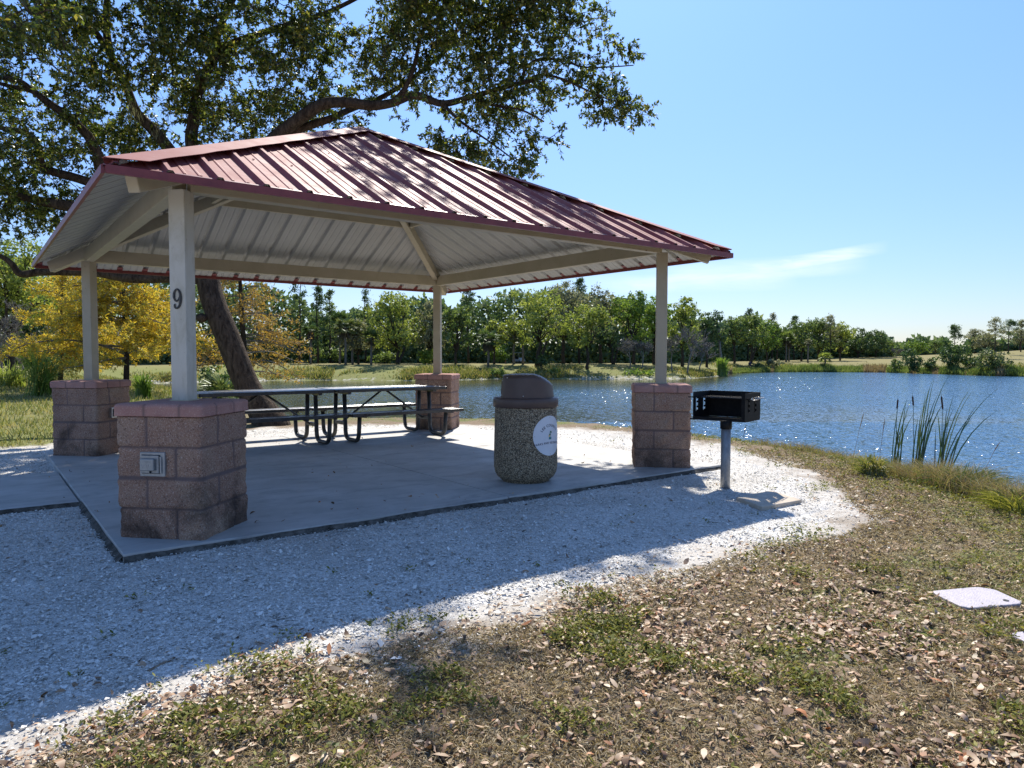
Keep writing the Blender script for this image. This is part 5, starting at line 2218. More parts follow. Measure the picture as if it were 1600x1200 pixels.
def palm(base, top, label, seed=1, fr=1.0, mat='f_palm', skirt=1.0, group='palms along the far shore', lean=0.0, name='cabbage_palm'):
    base = np.array(base, float)
    rr = random.Random(seed)
    r_ = np.random.default_rng(seed)
    t = thing(name, label, 'palm tree', base, group)
    ax = np.array([HR[0], HR[1], 0])
    head = np.array([base[0], base[1], top - 1.0 * fr]) + ax * lean
    b = MB()
    limb(b, base - np.array([0, 0, .1]), head, .20, .15, rr, 8, 7, .012)
    b.build('trunk', 'palm_bark', t, smooth=True)
    C_, D_, N_, L_, W_ = [], [], [], [], []
    for k in range(44):
        az = rr.uniform(0, 2 * math.pi)
        el = rr.uniform(-.55, 1.25)
        d = np.array([math.cos(az) * math.cos(el), math.sin(az) * math.cos(el), math.sin(el)])
        q = head + d * rr.uniform(.55, .95) * fr
        sd = np.array([-math.sin(az), math.cos(az), 0])
        up = np.cross(d, sd)
        for j in range(11):
            a = (j / 10 - .5) * 2.5
            dd = d * math.cos(a) + sd * math.sin(a) - np.array([0, 0, .22 + .15 * abs(a)])
            C_.append(q)
            D_.append(dd)
            N_.append(up + r_.normal(0, .2, 3))
            L_.append(fr * rr.uniform(.7, 1.0))
            W_.append(.10 * fr)
    V, F = cards(np.array(C_), np.array(D_), np.array(N_), np.array(L_), np.array(W_), .1)
    make('fronds', V, F, mat, t)
    n = int(150 * skirt)
    if n:
        az = r_.uniform(0, 2 * np.pi, n)
        q = head + np.stack([np.cos(az) * .3, np.sin(az) * .3, r_.uniform(-.9, .1, n)], 1) * fr
        D = np.stack([np.cos(az) * .55, np.sin(az) * .55, -np.ones(n)], 1)
        V, F = cards(q, D, np.stack([np.cos(az), np.sin(az), np.full(n, .4)], 1), r_.uniform(.5, 1.1, n) * fr, np.full(n, .12 * fr))
        make('dead_fronds', V, F, 'f_thatch', t)
    return t


def pine(base, top, width, label, seed=1, mat='f_dark', crown_from=.45, clumps=26, group='pines rising over the far trees', leaf=.5):
    base = np.array(base, float)
    rr = random.Random(seed)
    h = top - base[2]
    t = thing('pine_tree', label, 'pine tree', base, group)
    b = MB()
    limb(b, base, base + np.array([rr.uniform(-.3, .3), rr.uniform(-.3, .3), h * .97]), .014 * h + .05, .04, rr, 7, 8, .006)
    lobes = []
    for k in range(clumps):
        s_ = crown_from + (1 - crown_from) * (k / (clumps - 1)) ** .8
        a = rr.uniform(0, 6.28)
        rad = width / 2 * (1.05 - .75 * ((s_ - crown_from) / (1 - crown_from)) ** 1.5) * rr.uniform(.45, 1.0)
        q = np.array([math.cos(a) * rad, math.sin(a) * rad, h * s_ + rr.uniform(-.2, .3)])
        limb(b, base + np.array([0, 0, h * s_ - rad * .25]), base + q, .05, .015, rr, 4, 4, .05)
        lobes.append((q[0], q[1], min(q[2], h * .985), width * .13, width * .13, width * .07))
    b.build('trunk', 'dark_bark', t, smooth=True)
    pts, out, cen, r_ = crown_points(lobes, clumps * 40, seed, per=12, sig=.16 * max(1, width / 5), shell=.2)
    V, F = leaf_cards(pts + base, out, r_, leaf, .28)
    make('crown', V, F, mat, t)
    return t


def bare_tree(base, h, spread, label, seed=1, bark='pale_bark', levels=4, group='leafless trees along the far shore', r0=None, upright=.75, name='bare_tree', cat='bare tree', thin=.014):
    base = np.array(base, float)
    rr = random.Random(seed)
    t = thing(name, label, cat, base, group)
    b = MB()
    tw = MB()

    def grow(p, d, L, r, lv):
        n = 4
        pts = [p]
        q = p.copy()
        dd = d.copy()
        for i in range(n):
            dd = dd + np.array([rr.gauss(0, .13), rr.gauss(0, .13), rr.gauss(.03, .08)])
            dd /= np.linalg.norm(dd)
            q = q + dd * L / n
            pts.append(q)
        r1 = max(r * .5, thin * .6)
        (b if lv == 0 else tw).tube(pts, [r + (r1 - r) * i / n for i in range(n + 1)], 7 if lv == 0 else 3, cap=False)
        if lv >= levels:
            return
        for k in range(rr.choice((3, 4, 4)) if lv else 7):
            s_ = rr.uniform(.35, 1.0)
            i = min(int(s_ * n), n - 1)
            pp = pts[i] + (pts[i + 1] - pts[i]) * (s_ * n - i)
            a = rr.uniform(0, 6.28)
            sp = np.array([math.cos(a) * spread, math.sin(a) * spread, rr.uniform(-.1, .9) * upright])
            nd = dd * .55 + sp
            nd /= np.linalg.norm(nd)
            grow(pp, nd, L * rr.uniform(.45, .72), max(r1 * rr.uniform(.5, .8), thin), lv + 1)
    grow(base, np.array([rr.uniform(-.1, .1), rr.uniform(-.1, .1), 1.0]), h * .5, r0 or .018 * h, 0)
    b.build('trunk', bark, t, smooth=True)
    tw.build('branches', bark, t, smooth=True)
    return t


def bush(base, width, h, mat, label, seed, cat='bush', group=None, leaf=.36, name='bush', lobes_n=6, dens=1.0):
    base = np.array(base, float)
    rr = random.Random(seed)
    t = thing(name, label, cat, base, group)
    lobes = []
    for k in range(lobes_n):
        a = 6.28 * (k + rr.random()) / lobes_n
        q = rr.uniform(.2, .6)
        lobes.append((math.cos(a) * width / 2 * q, math.sin(a) * width / 2 * q, h * rr.uniform(.28, .66), width * rr.uniform(.2, .3), width * rr.uniform(.2, .3), h * rr.uniform(.24, .36)))
    n = int(max(250, min(4200, dens * 60 * width * h)))
    pts, out, cen, r_ = crown_points(lobes, n, seed, sig=.16 * max(.8, width / 4), shell=.35)
    pts[:, 2] = np.abs(pts[:, 2])
    V, F = leaf_cards(pts + base, out, r_, leaf, .5)
    make('foliage', V, F, mat, t)
    b = MB()
    for lb in lobes:
        limb(b, base, base + np.array(lb[:3]), .05, .015, rr, 5, 4, .08)
    b.build('stems', 'dark_bark', t)
    return t


def ztop(py, d):
    return CAM[2] + (552.8 - py) / FPX * d


def build_woods():
    """the far-off wood behind the shoreline trees: one mass"""
    prof = [(-300, 395, 95), (0, 405, 95), (90, 425, 100), (200, 430, 105), (310, 440, 110), (430, 452, 122), (480, 470, 126), (500, 489, 126), (565, 492, 126), (600, 482, 126), (680, 472, 126), (740, 476, 128),
            (820, 462, 128), (900, 460, 130), (960, 474, 132), (1035, 486, 136), (1095, 496, 148), (1130, 502, 168), (1200, 509, 178), (1250, 510, 182), (1320, 520, 185), (1385, 534, 190), (1410, 542, 235), (1440, 541, 245), (1480, 541, 250), (1530, 534, 250), (1600, 527, 250), (1750, 520, 240), (2800, 512, 230)]
    prof = np.array(prof, float)
    N = 160000
    px = rng.uniform(-400, 2700, N)
    dep = np.interp(px, prof[:, 0], prof[:, 2]) + rng.exponential(5.0, N)
    yt = np.interp(px, prof[:, 0], prof[:, 1])
    # uneven skyline: crowns of several sizes
    yt = yt + (fbm2(px * .030, px * 0 + 4, 101, 4, 2.1, .6) - .52) * 46 * (dep / 130 > .5)
    x = CAM[0] + HF[0] * dep + HR[0] * (px - 800) / FPX * dep
    y = CAM[1] + HF[1] * dep + HR[1] * (px - 800) / FPX * dep
    g = terrain(x, y)
    zt = CAM[2] + (552.8 - yt) / FPX * dep
    u = rng.random(N)
    z = g + (zt - g) * (u ** 1.25)
    cl = fbm2(px * .085, z * 1.1, 111, 3)
    k = (rng.random(N) < .35 + 2.2 * np.clip(cl - .34, 0, 1)) | (z - g < 3.0)
    x, y, z, dep, px = x[k], y[k], z[k], dep[k], px[k]
    n = len(x)
    out = rng.normal(0, 1, (n, 3)) + np.array([-HF[0], -HF[1], .3])
    V, F = leaf_cards(np.stack([x, y, z], 1), out, rng, .0062, .6)
    L = .95 * dep / 130
    V = V.reshape(-1, 4, 3)
    V = V[:, :1] + (V - V[:, :1]) * (L / .0062)[:, None, None]
    tag(make('woods', V.reshape(-1, 3), F, 'wood'), 'dark mass of woods behind the trees on the far shore', 'woods', kind='stuff')


build_woods()

FT = [
    # px, dist, top row, width px, leaves, kind label, extras
    (560, 111, 496, 62, 'f_grey', 'small greyish leafy tree between the palm cluster and the round oak', dict(trunk_frac=.2)),
    (620, 110, 462, 112, 'f_lite', 'broad round oak with pale sunlit crown left of the back post', dict(bark='dark_bark', twin=True, trunk_frac=.26, dens=1.25)),
    (672, 113, 468, 64, 'f_grey', 'grey green tree directly behind the back post', dict(trunk_frac=.2)),
    (712, 112, 478, 56, 'f_mid', 'dull green tree just right of the back post', dict(trunk_frac=.22)),
    (772, 114, 500, 46, 'f_lite', 'small yellow green tree above the dark skirted palm', dict(trunk_frac=.35)),
    (803, 113, 488, 58, 'f_lite', 'slim yellow green oak left of the twin trunked oak', dict(bark='palm_bark', trunk_frac=.42)),
    (838, 108, 450, 118, 'f_lite', 'tall spreading twin trunked oak with open yellow green crown', dict(bark='dark_bark', twin=True, trunk_frac=.34, dens=.72, lobes_n=9, lean=.8)),
    (880, 118, 441, 88, 'f_grey', 'tall olive grey tree top rising behind the twin trunked oak', dict(trunk_frac=.3)),
    (918, 104, 477, 100, 'f_lite', 'wide low oak with yellow green dome and dark heart above the trash can', dict(bark='dark_bark', trunk_frac=.36, dens=1.1)),
    (938, 120, 448, 76, 'f_grey', 'tall olive tree behind the wide low oak', dict(trunk_frac=.3)),
    (957, 112, 500, 44, 'f_dark', 'dark leaning oak with several trunks right of the wide low oak', dict(twin=True, trunk_frac=.4, lean=-1.0)),
    (990, 116, 455, 72, 'f_lime', 'bright lime green tree left of the right-hand shelter post', dict(trunk_frac=.25, dens=1.2)),
    (1022, 118, 462, 56, 'f_lime', 'lime green tree hidden partly by the lakeside shelter post', dict(trunk_frac=.28, dens=1.1)),
    (1066, 120, 462, 60, 'f_lite', 'pale green round topped tree just right of the lakeside shelter post', dict(trunk_frac=.3)),
    (1104, 132, 489, 50, 'f_dark', 'dark green oak right of the bare grey trees', dict(trunk_frac=.36)),
    (1126, 134, 486, 40, 'f_dark', 'dark oak on a pale leaning trunk at the far point', dict(trunk_frac=.5, bark='pale_bark', lean=-.8)),
    (1147, 146, 493, 44, 'f_mid', 'mid green oak left of the seated person on the far shore', dict(trunk_frac=.4)),
    (1172, 148, 490, 54, 'f_mid', 'spreading oak shading the seated person on the far shore', dict(twin=True, trunk_frac=.34, dens=1.2)),
    (1198, 156, 497, 48, 'f_lime', 'light green tree right of the oak over the seated person', dict(trunk_frac=.28)),
    (1214, 160, 506, 34, 'f_dark', 'small dark oak left of the pair of far palms', dict(trunk_frac=.36)),
    (1252, 162, 500, 50, 'f_mid', 'mid green tree behind the slender far palm', dict(trunk_frac=.22)),
    (1278, 165, 497, 46, 'f_mid', 'rounded mid green tree right of the slender far palm', dict(trunk_frac=.2)),
    (1312, 166, 505, 50, 'f_lite', 'yellowish green tree above the small shore palmetto', dict(trunk_frac=.2)),
    (1340, 180, 511, 48, 'f_dark', 'dense dark tree on the skyline left of the pale mound', dict(trunk_frac=.15, dens=1.3)),
    (1368, 182, 515, 46, 'f_dark', 'dense dark rounded tree on the skyline above the pale mound', dict(trunk_frac=.15, dens=1.3)),
    (1392, 184, 531, 34, 'f_mid', 'low mid green tree at the end of the dark skyline trees', dict(trunk_frac=.15)),
    (1432, 215, 530, 40, 'f_lime', 'small bright green tree far off in the skyline gap', dict(trunk_frac=.15)),
    (1462, 215, 531, 30, 'f_mid', 'small distant tree behind the left of the dark shore bushes', dict(trunk_frac=.2)),
    (1540, 200, 517, 48, 'f_grey', 'grey green tree behind the gap between the two big shore bushes', dict(trunk_frac=.3)),
    (1592, 210, 513, 54, 'f_grey', 'grey green tree at the photo edge above the right-hand hill', dict(trunk_frac=.3)),
]


def build_far_trees():
    for k, (px, d, yt, wpx, mat, lab, ex) in enumerate(FT):
        b = on_view(px, d)
        far_tree('leafy_tree', b, ztop(yt, d), wpx * d / FPX, mat, lab, seed=300 + k, **ex)
    pl = [
        (485.6, 110, 508, 'dark crowned cabbage palm below the golden tree, left of the palm cluster', dict(mat='f_dark', skirt=1.6)),
        (531, 111, 492, 'cabbage palm with dark drooping crown, left trunk of the palm cluster', dict(mat='f_dark', fr=1.3)),
        (540, 106, 498, 'sunlit cabbage palm with pale straight trunk in the middle of the palm cluster', dict(fr=1.25)),
        (551, 110, 500, 'sunlit cabbage palm on the right side of the palm cluster', dict(fr=1.25)),
        (580, 108, 517, 'short blue green palm at the foot of the round oak', dict(mat='f_dark', skirt=.5)),
        (763, 108, 516, 'cabbage palm with heavy dark skirt right of the back pier', dict(mat='f_dark', skirt=2.2, fr=1.3)),
        (817, 113, 504, 'cabbage palm by the parked golf cart', dict(mat='f_lite', skirt=1.4)),
        (1228, 158, 518, 'left palm of the pair on the far right shore', dict(mat='f_mid', fr=1.1)),
        (1232.5, 160, 524, 'right palm of the pair on the far right shore', dict(mat='f_mid', fr=1.1)),
        (1262, 150, 530, 'slender palm with a thin trunk and small head at the right shore', dict(fr=.55, skirt=.5, mat='f_grey')),
    ]
    for k, (px, d, yt, lab, ex) in enumerate(pl):
        palm(on_view(px, d), ztop(yt, d), lab, seed=500 + k, **ex)
    pn = [
        (468, 116, 424, 30, 'dark feathery pine nearest the golden tree', dict(mat='f_dark', crown_from=.25, clumps=40)),
        (497, 118, 447, 26, 'dark ragged pine standing in the sky gap left of the palm cluster', dict(mat='f_dark', crown_from=.25, clumps=36)),
        (516, 120, 456, 24, 'shorter ragged pine right of the sky gap pine', dict(mat='f_mid', crown_from=.3, clumps=30)),
        (572, 122, 454, 16, 'narrow pine tip rising left of the round oak', dict(mat='f_dark', crown_from=.3)),
        (732, 118, 452, 24, 'tall dark pine on a straight trunk right of the back post', dict(mat='f_dark', crown_from=.62)),
        (905, 126, 436, 24, 'pine top poking above the olive trees behind the trash can', dict(mat='f_dark', crown_from=.7)),
        (1168, 172, 483, 20, 'pine top above the oak over the seated person', dict(mat='f_dark', crown_from=.6)),
        (1206, 174, 490, 20, 'pine top left of the pair of far palms', dict(mat='f_grey', crown_from=.5)),
        (1240, 176, 494, 18, 'pine top over the pair of far palms', dict(mat='f_dark', crown_from=.5)),
        (1296, 162, 493, 30, 'ragged pine standing before the rounded tree at the right', dict(mat='f_grey', crown_from=.42, clumps=30)),
        (1490, 172, 508, 24, 'pine with flat dark top above the left big shore bush', dict(mat='f_dark', crown_from=.62)),
        (1522, 205, 514, 22, 'thin grey pine between the flat topped and the tallest pines', dict(mat='f_grey', crown_from=.6)),
        (1553, 176, 495, 30, 'tallest open crowned pine at the right shore', dict(mat='f_grey', crown_from=.55)),
        (1575, 190, 500, 34, 'bushy crowned pine right of the tallest pine', dict(mat='f_dark', crown_from=.5, clumps=32)),
        (1594, 195, 500, 20, 'last pine at the right edge of the photo', dict(mat='f_grey', crown_from=.6)),
    ]
    for k, (px, d, yt, wpx, lab, ex) in enumerate(pn):
        pine(on_view(px, d), ztop(yt, d), wpx * d / FPX, lab, seed=600 + k, **ex)
    bt = [
        (984, 106, 512, .9, 'bare pale shrubby tree left of the lakeside shelter post'),
        (1004, 107, 516, .9, 'bare grey tree close to the lakeside shelter post'),
        (1050, 106, 512, .8, 'bare grey tree just right of the lakeside shelter post'),
        (1074, 104, 498, .7, 'tallest bare dark trunked tree right of the lakeside shelter post'),
        (1092, 112, 518, .9, 'bare brownish tree behind the tallest bare tree'),
        (1400, 178, 537, 1.0, 'low bare greyish brown tree at the foot of the skyline gap'),
    ]
    for k, (px, d, yt, sp, lab) in enumerate(bt):
        b = on_view(px, d)
        bare_tree(b, ztop(yt, d) - b[2], sp, lab, seed=700 + k, thin=.035)
    bs = [
        (665, 112, 30, 536, 'f_lime', 'bright lime bush glowing beside the back post'),
        (600, 118, 60, 548, 'f_mid', 'dark undergrowth bush under the round oak'),
        (520, 120, 50, 540, 'f_mid', 'green undergrowth bush behind the palm cluster'),
        (780, 120, 40, 535, 'f_lime', 'bright bush behind the disc golf basket'),
        (846, 104, 20, 554, 'f_dark', 'dark bush at the foot of the twin trunked oak'),
        (778, 99, 30, 575, 'f_mid', 'low green clump at the water edge left of the trash can lid'),
        (868, 101, 34, 574, 'f_mid', 'low green clump at the water edge right of the trash can lid'),
        (1000, 100, 60, 580, 'f_lime', 'bright green low growth on the bank behind the lakeside pier'),
        (1186, 140, 20, 562, 'f_dark', 'dark low bush right of the seated person'),
        (1208, 142, 24, 558, 'f_grey', 'grey low bush left of the pair of far palms'),
        (1424, 131, 36, 542, 'f_dark', 'dark upright bush on the right shore below the skyline gap'),
        (1398, 137, 26, 558, 'f_mid', 'low green bush beside the dark upright bush'),
        (1453, 131, 26, 555, 'f_dark', 'small dark bush between the two largest dark shore bushes'),
        (1488, 128, 54, 526, 'f_dark', 'largest dark shore bush with a pine above it'),
        (1520, 126, 40, 548, 'f_mid', 'olive bush between the two big shore bushes'),
        (1549, 118, 54, 536, 'f_palm', 'big rounded palmetto bush at the right shore'),
    ]
    for k, (px, d, wpx, yt, mat, lab) in enumerate(bs):
        b = on_view(px, d)
        bush(b, wpx * d / FPX, max(.5, ztop(yt, d) - b[2]), mat, lab, 800 + k, group='bushes on the far shore', leaf=.42)
    b = on_view(1289, 142)
    palm(b, ztop(551, 142), 'small shore palmetto with no visible trunk in the right-hand reeds', seed=555, fr=1.0, skirt=0, mat='f_lite', group=None)
    # left edge of the park
    far_tree('leafy_tree', on_view(18, 44), ztop(372, 44), 6.4, 'f_lite', 'pale olive leafy tree at the left photo edge under the oak limb', seed=901, trunk_frac=.3, leaf=.24, dens=1.6, group=None)
    far_tree('leafy_tree', on_view(60, 60), ztop(440, 60), 6.0, 'f_dark', 'dark leafy tree behind the golden tree at the left', seed=902, trunk_frac=.12, leaf=.3, dens=1.5, group=None)
    bare_tree(on_view(4, 33), 4.1, .9, 'purplish grey leafless thicket tree at the left photo edge', seed=903, bark='pale_bark', levels=5, group=None, thin=.010)
    bare_tree(on_view(38, 36), 3.4, 1.0, 'smaller leafless thicket tree left of the golden tree', seed=904, bark='pale_bark', levels=4, group=None, thin=.011)


build_far_trees()

# ------------------------------------------------------------------ the big live oak


def catrom(pts, per=5):
    pts = [np.array(p, float) for p in pts]
    out = []
    for i in range(len(pts) - 1):
        p0, p1, p2, p3 = pts[max(i - 1, 0)], pts[i], pts[i + 1], pts[min(i + 2, len(pts) - 1)]
        for k in range(per):
            s_ = k / per
            out.append(.5 * (2 * p1 + (p2 - p0) * s_ + (2 * p0 - 5 * p1 + 4 * p2 - p3) * s_ ** 2 + (3 * p1 - p0 - 3 * p2 + p3) * s_ ** 3))
    out.append(pts[-1])
    return out


def build_oak():
    d0 = 13.4
    base = P(421, 672, d0)
    base[2] = gz(base[0], base[1])
    t = thing('live_oak', 'large dark live oak leaning over the shelter from behind the picnic tables', 'oak tree', base)
    nodes, nrad = [], []
    tb = MB()

    def L(spec, r0, r1, n=10, start=None, keep=True, mb=None):
        pts = [P(*q) if len(q) == 3 else np.array(q[:3]) for q in spec]
        if start is not None:
            pts = [start] + pts
        c = catrom(pts, 5)
        m_ = len(c)
        rad = []
        for i in range(m_):
            s_ = i / (m_ - 1)
            rad.append((r0 + (r1 - r0) * s_) * (1 + .07 * mnoise.noise(Vector(c[i]) * 1.7)))
        (mb or tb).tube(c, rad, n)
        if keep:
            for i in range(0, m_, 2):
                nodes.append(c[i])
                nrad.append(rad[i])
        return c
    bz = np.array(base)
    spine = [bz + np.array([0, 0, -.25]), bz + np.array([0, 0, .05]), P(388, 606, d0), P(357, 530, d0), P(333, 470, d0 + .05), P(324, 430, d0 + .1), P(316, 370, d0 + .2), P(322, 310, d0 + .2)]
    c = catrom(spine, 6)
    m_ = len(c)
    rad = []
    for i in range(m_):
        s_ = i / (m_ - 1)
        r = .240 - .045 * s_ + .16 * math.exp(-((i - 3) / 4.5) ** 2) * (1 if i < 14 else 0)
        rad.append(r)
    tb.tube(c, rad, 18)
    tb.lathe([(.02, -.09), (.09, -.05), (.11, 0), (.09, .05), (.02, .09)], P(315, 497, d0 - .12), 10)
    top = c[-1]
    # limbs
    L([(330, 260, 13.5), (390, 250, 13.4), (432, 213, 13.3), (470, 184, 13.2), (505, 163, 13.1), (540, 160, 13.0), (580, 165, 13.0), (612, 161, 13.0), (650, 149, 13.0), (692, 162, 13.0), (740, 150, 13.0), (790, 136, 12.9), (840, 124, 12.8)], .15, .032, 12, top)
    L([(452, 207, 13.4), (490, 194, 13.5), (520, 184, 13.6), (545, 172, 13.7), (600, 150, 13.9), (660, 110, 14.1), (720, 60, 14.2), (780, 20, 14.3)], .085, .02, 8)
    L([(612, 161, 13.0), (632, 140, 12.9), (648, 100, 12.9), (660, 50, 12.9), (690, -10, 12.9)], .06, .02, 7)
    L([(740, 150, 13.0), (775, 165, 12.9), (815, 172, 12.8), (850, 190, 12.8)], .035, .012, 6)
    L([(815, 131, 12.9), (822, 106, 12.8), (845, 92, 12.8), (880, 95, 12.8), (915, 105, 12.8), (960, 104, 12.8), (990, 102, 12.8)], .032, .008, 6)
    L([(815, 131, 12.9), (845, 117, 12.8), (880, 124, 12.7), (915, 140, 12.7), (950, 155, 12.7), (985, 165, 12.7)], .030, .008, 6)
    L([(692, 162, 13.0), (720, 190, 12.9), (770, 225, 12.9), (810, 255, 12.9)], .035, .010, 6)
    L([(300, 230, 13.6), (302, 190, 13.6), (308, 150, 13.6), (330, 100, 13.6), (360, 70, 13.5), (430, 45, 13.4), (510, 20, 13.3), (590, -20, 13.2)], .13, .03, 10, top)
    L([(330, 100, 13.6), (345, 40, 13.9), (380, -30, 14.2), (420, -100, 14.4)], .09, .02, 8)
    L([(262, 230, 13.4), (236, 200, 13.3), (213, 175, 13.2), (195, 130, 13.1), (172, 85, 13.0), (145, 45, 12.8), (112, 12, 12.6), (70, -60, 12.3)], .12, .035, 10, top)
    L([(172, 85, 13.0), (166, 40, 13.1), (170, -20, 13.2), (190, -90, 13.3)], .08, .03, 8)
    L([(170, 275, 12.9), (152, 240, 12.7), (137, 212, 12.5), (108, 184, 12.3), (75, 160, 12.1), (50, 141, 12.0), (25, 125, 11.8), (-30, 118, 11.5), (-130, 105, 11.3), (-260, 60, 11.0)], .11, .012, 9, P(280, 330, 13.4))
    L([(50, 141, 12.0), (20, 136, 11.9), (-30, 128, 11.8), (-120, 150, 11.7)], .05, .01, 7)
    L([(140, 285, 13.0), (82, 268, 12.8), (66, 258, 12.7), (58, 225, 12.5), (40, 207, 12.4), (0, 200, 12.2), (-40, 196, 12.0), (-150, 180, 11.8), (-240, 190, 11.6)], .09, .01, 8, P(270, 335, 13.4))
    L([(110, 322, 12.8), (85, 318, 12.7), (55, 312, 12.6), (20, 303, 12.4), (-40, 280, 12.2), (-150, 250, 12.0), (-260, 240, 11.8)], .12, .012, 9, P(280, 345, 13.3))
    L([(270, 433, 13.6), (205, 434, 13.5), (150, 425, 13.4), (95, 424, 13.3), (60, 425, 13.2), (32, 428, 13.1), (18, 412, 13.0), (0, 400, 12.9), (-40, 385, 12.7), (-130, 330, 12.4), (-220, 290, 12.2)], .12, .012, 9, P(326, 436, 13.5))
    tr = tb.build('trunk', 'oak_bark', t, smooth=True)
    # foliage volume
    blobs = [(640, 60, 13, 1.5), (740, 85, 13, 1.4), (820, 120, 13, 1.1), (880, 85, 13, 1.05), (700, 180, 13, .85), (785, 195, 13, .95), (760, 15, 13.4, 1.4), (855, 10, 13.3, 1.2), (925, 140, 12.8, .60), (905, 180, 12.8, .55), (960, 112, 12.8, .5), (985, 165, 12.7, .33), (992, 92, 12.8, .30), (955, 165, 12.7, .42),
             (835, 232, 13, .50), (805, 255, 13, .35), (765, 235, 13, .45), (560, 55, 13.4, 1.4), (500, 105, 13.4, 1.15), (430, 60, 13.4, 1.5), (600, 125, 13, .85), (640, 200, 13.2, .55), (700, 235, 13.1, .40), (560, 200, 13.6, .5),
             (350, 110, 13.2, 1.5), (380, 30, 13.4, 1.4), (270, 60, 13.3, 1.5), (250, 165, 13.2, 1.2), (180, 120, 12.6, 1.4), (200, 30, 12.7, 1.4), (100, 60, 12.2, 1.4), (40, 60, 11.2, 1.25), (60, 190, 12.2, 1.1), (20, 245, 12.2, 1.0), (100, 250, 12.7, 1.1), (30, 335, 12.3, .7), (330, 190, 14.2, 1.0), (400, 165, 14.2, 1.05), (165, 215, 13.6, 1.1), (70, 335, 12.8, .45),
             (18, 20, 9.0, .75), (470, 150, 14.0, .9), (300, 15, 12.4, 1.2), (130, 330, 13.8, .9), (230, 250, 14.2, 1.0), (10, 130, 12.6, .9), (10, 300, 13.2, .8), (120, 175, 14, 1.1), (60, 110, 13.8, 1.2),
             (300, -80, 13, 1.8), (470, -50, 13.3, 1.2), (150, -100, 12.3, 1.8), (0, -80, 11.3, 1.6), (200, -230, 13, 1.9), (0, -240, 12, 1.9), (-120, 80, 12, 1.8), (-120, 250, 12.4, 1.6), (-230, 160, 11.6, 1.3), (620, -20, 13.4, 1.0), (700, -10, 13.5, 1.1), (820, -35, 13.2, .9),
             (620, -60, 12.0, .95), (700, -70, 11.9, 1.0), (780, -60, 12.0, 1.0), (860, -55, 12.0, .8), (740, -20, 12.4, 1.0), (820, -15, 12.5, .9), (560, -40, 12.3, .8),
             (785, -170, 11.2, .5), (800, -205, 11.6, .5), (812, -160, 11.6, .4), (828, -190, 11.9, .5), (838, -150, 12.0, .4), (852, -215, 11.5, .4), (864, -140, 12.2, .4), (880, -175, 12.0, .4), (893, -130, 12.3, .4), (906, -160, 12.1, .4), (918, -115, 12.5, .4), (935, -125, 12.4, .4), (772, -215, 11.4, .5), (846, -250, 11.2, .4)]
    A, Bc = [], []
    for px, py, d, r in blobs:
        c_ = P(px, py, d)
        n_ = int((62 if px > 420 else 50) * r ** 2.3) + (6 if py > -100 else 2)
        if py < -100 and px > 700:
            n_ = 2
        v = rng.normal(size=(n_, 3))
        v /= np.linalg.norm(v, axis=1, keepdims=True)
        q = c_ + v * (rng.random(n_) ** .42)[:, None] * r * np.array([1, 1, .85])
        A.append(q)
    A = np.concatenate(A)
    keep = []
    for p in A:
        nz = mnoise.noise(Vector(p) * .95) + .5 * mnoise.noise(Vector(p) * 2.1)
        keep.append(nz > -.07)
    A = A[np.array(keep)]
    # greedy connection: nearest point already on the tree, sorted outwards
    nod = [np.array(p) for p in nodes]
    NA = np.array(nod)
    d_ = np.array([np.min(((NA - p) ** 2).sum(1)) for p in A])
    A = A[np.argsort(d_)]
    br = MB()
    NODE = np.zeros((len(NA) + len(A) * 3, 3))
    NODE[:len(NA)] = NA
    cnt = len(NA)
    rr = random.Random(5)
    Cn, Dn, Nn, Ln = [], [], [], []
    tips = []
    for p in A:
        dd = ((NODE[:cnt] - p) ** 2).sum(1)
        j = int(np.argmin(dd))
        q = NODE[j]
        L_ = math.sqrt(dd[j])
        if L_ < .04:
            continue
        jit = np.array([rr.gauss(0, 1), rr.gauss(0, 1), rr.gauss(0, 1)]) * L_ * .09
        m1 = q * .66 + p * .34 + jit + np.array([0, 0, .06 * L_])
        m2 = q * .33 + p * .67 - jit * .6 + np.array([0, 0, .05 * L_])
        r0 = min(.006 + .011 * L_, .028)
        br.tube([q, m1, m2, p], [r0, r0 * .75, r0 * .5, .003], 4, cap=False)
        NODE[cnt:cnt + 3] = (m1, m2, p)
        cnt += 3
        axis = (p - m2)
        axis /= np.linalg.norm(axis) + 1e-9
        for k in range(rr.choice((4, 5, 5, 6))):
            s_ = rr.uniform(.35, 1.0)
            st = m1 * (1 - s_) + p * s_ if s_ < .9 else p
            v = axis * .55 + np.array([rr.gauss(0, .7), rr.gauss(0, .7), rr.gauss(-.05, .5)])
            v /= np.linalg.norm(v) + 1e-9
            l_ = rr.uniform(.10, .30)
            e = st + v * l_ - np.array([0, 0, l_ * .15])
            br.tube([st, (st + e) / 2 + np.array([0, 0, .015]), e], [.0035, .0028, .002], 3, cap=False)
            tips.append((st, e))
    # leaves in whorls along each twig end
    st = np.array([a for a, b_ in tips])
    en = np.array([b_ for a, b_ in tips])
    n = len(st)
    per = 16
    s_ = rng.random((n, per)) ** .55
    cen = st[:, None] + (en - st)[:, None] * (.25 + .8 * s_)[..., None]
    ax = (en - st) / (np.linalg.norm(en - st, axis=1, keepdims=True) + 1e-9)
    dirs = ax[:, None] * .55 + rng.normal(0, .75, (n, per, 3)) + np.array([0, 0, -.05])
    nor = rng.normal(0, .55, (n, per, 3)) + np.array([0, 0, 1.0])
    ln = rng.uniform(.048, .092, (n, per)).ravel()
    V, F = cards(cen.reshape(-1, 3), dirs.reshape(-1, 3), nor.reshape(-1, 3), ln, ln * rng.uniform(.40, .55, len(ln)), .12)
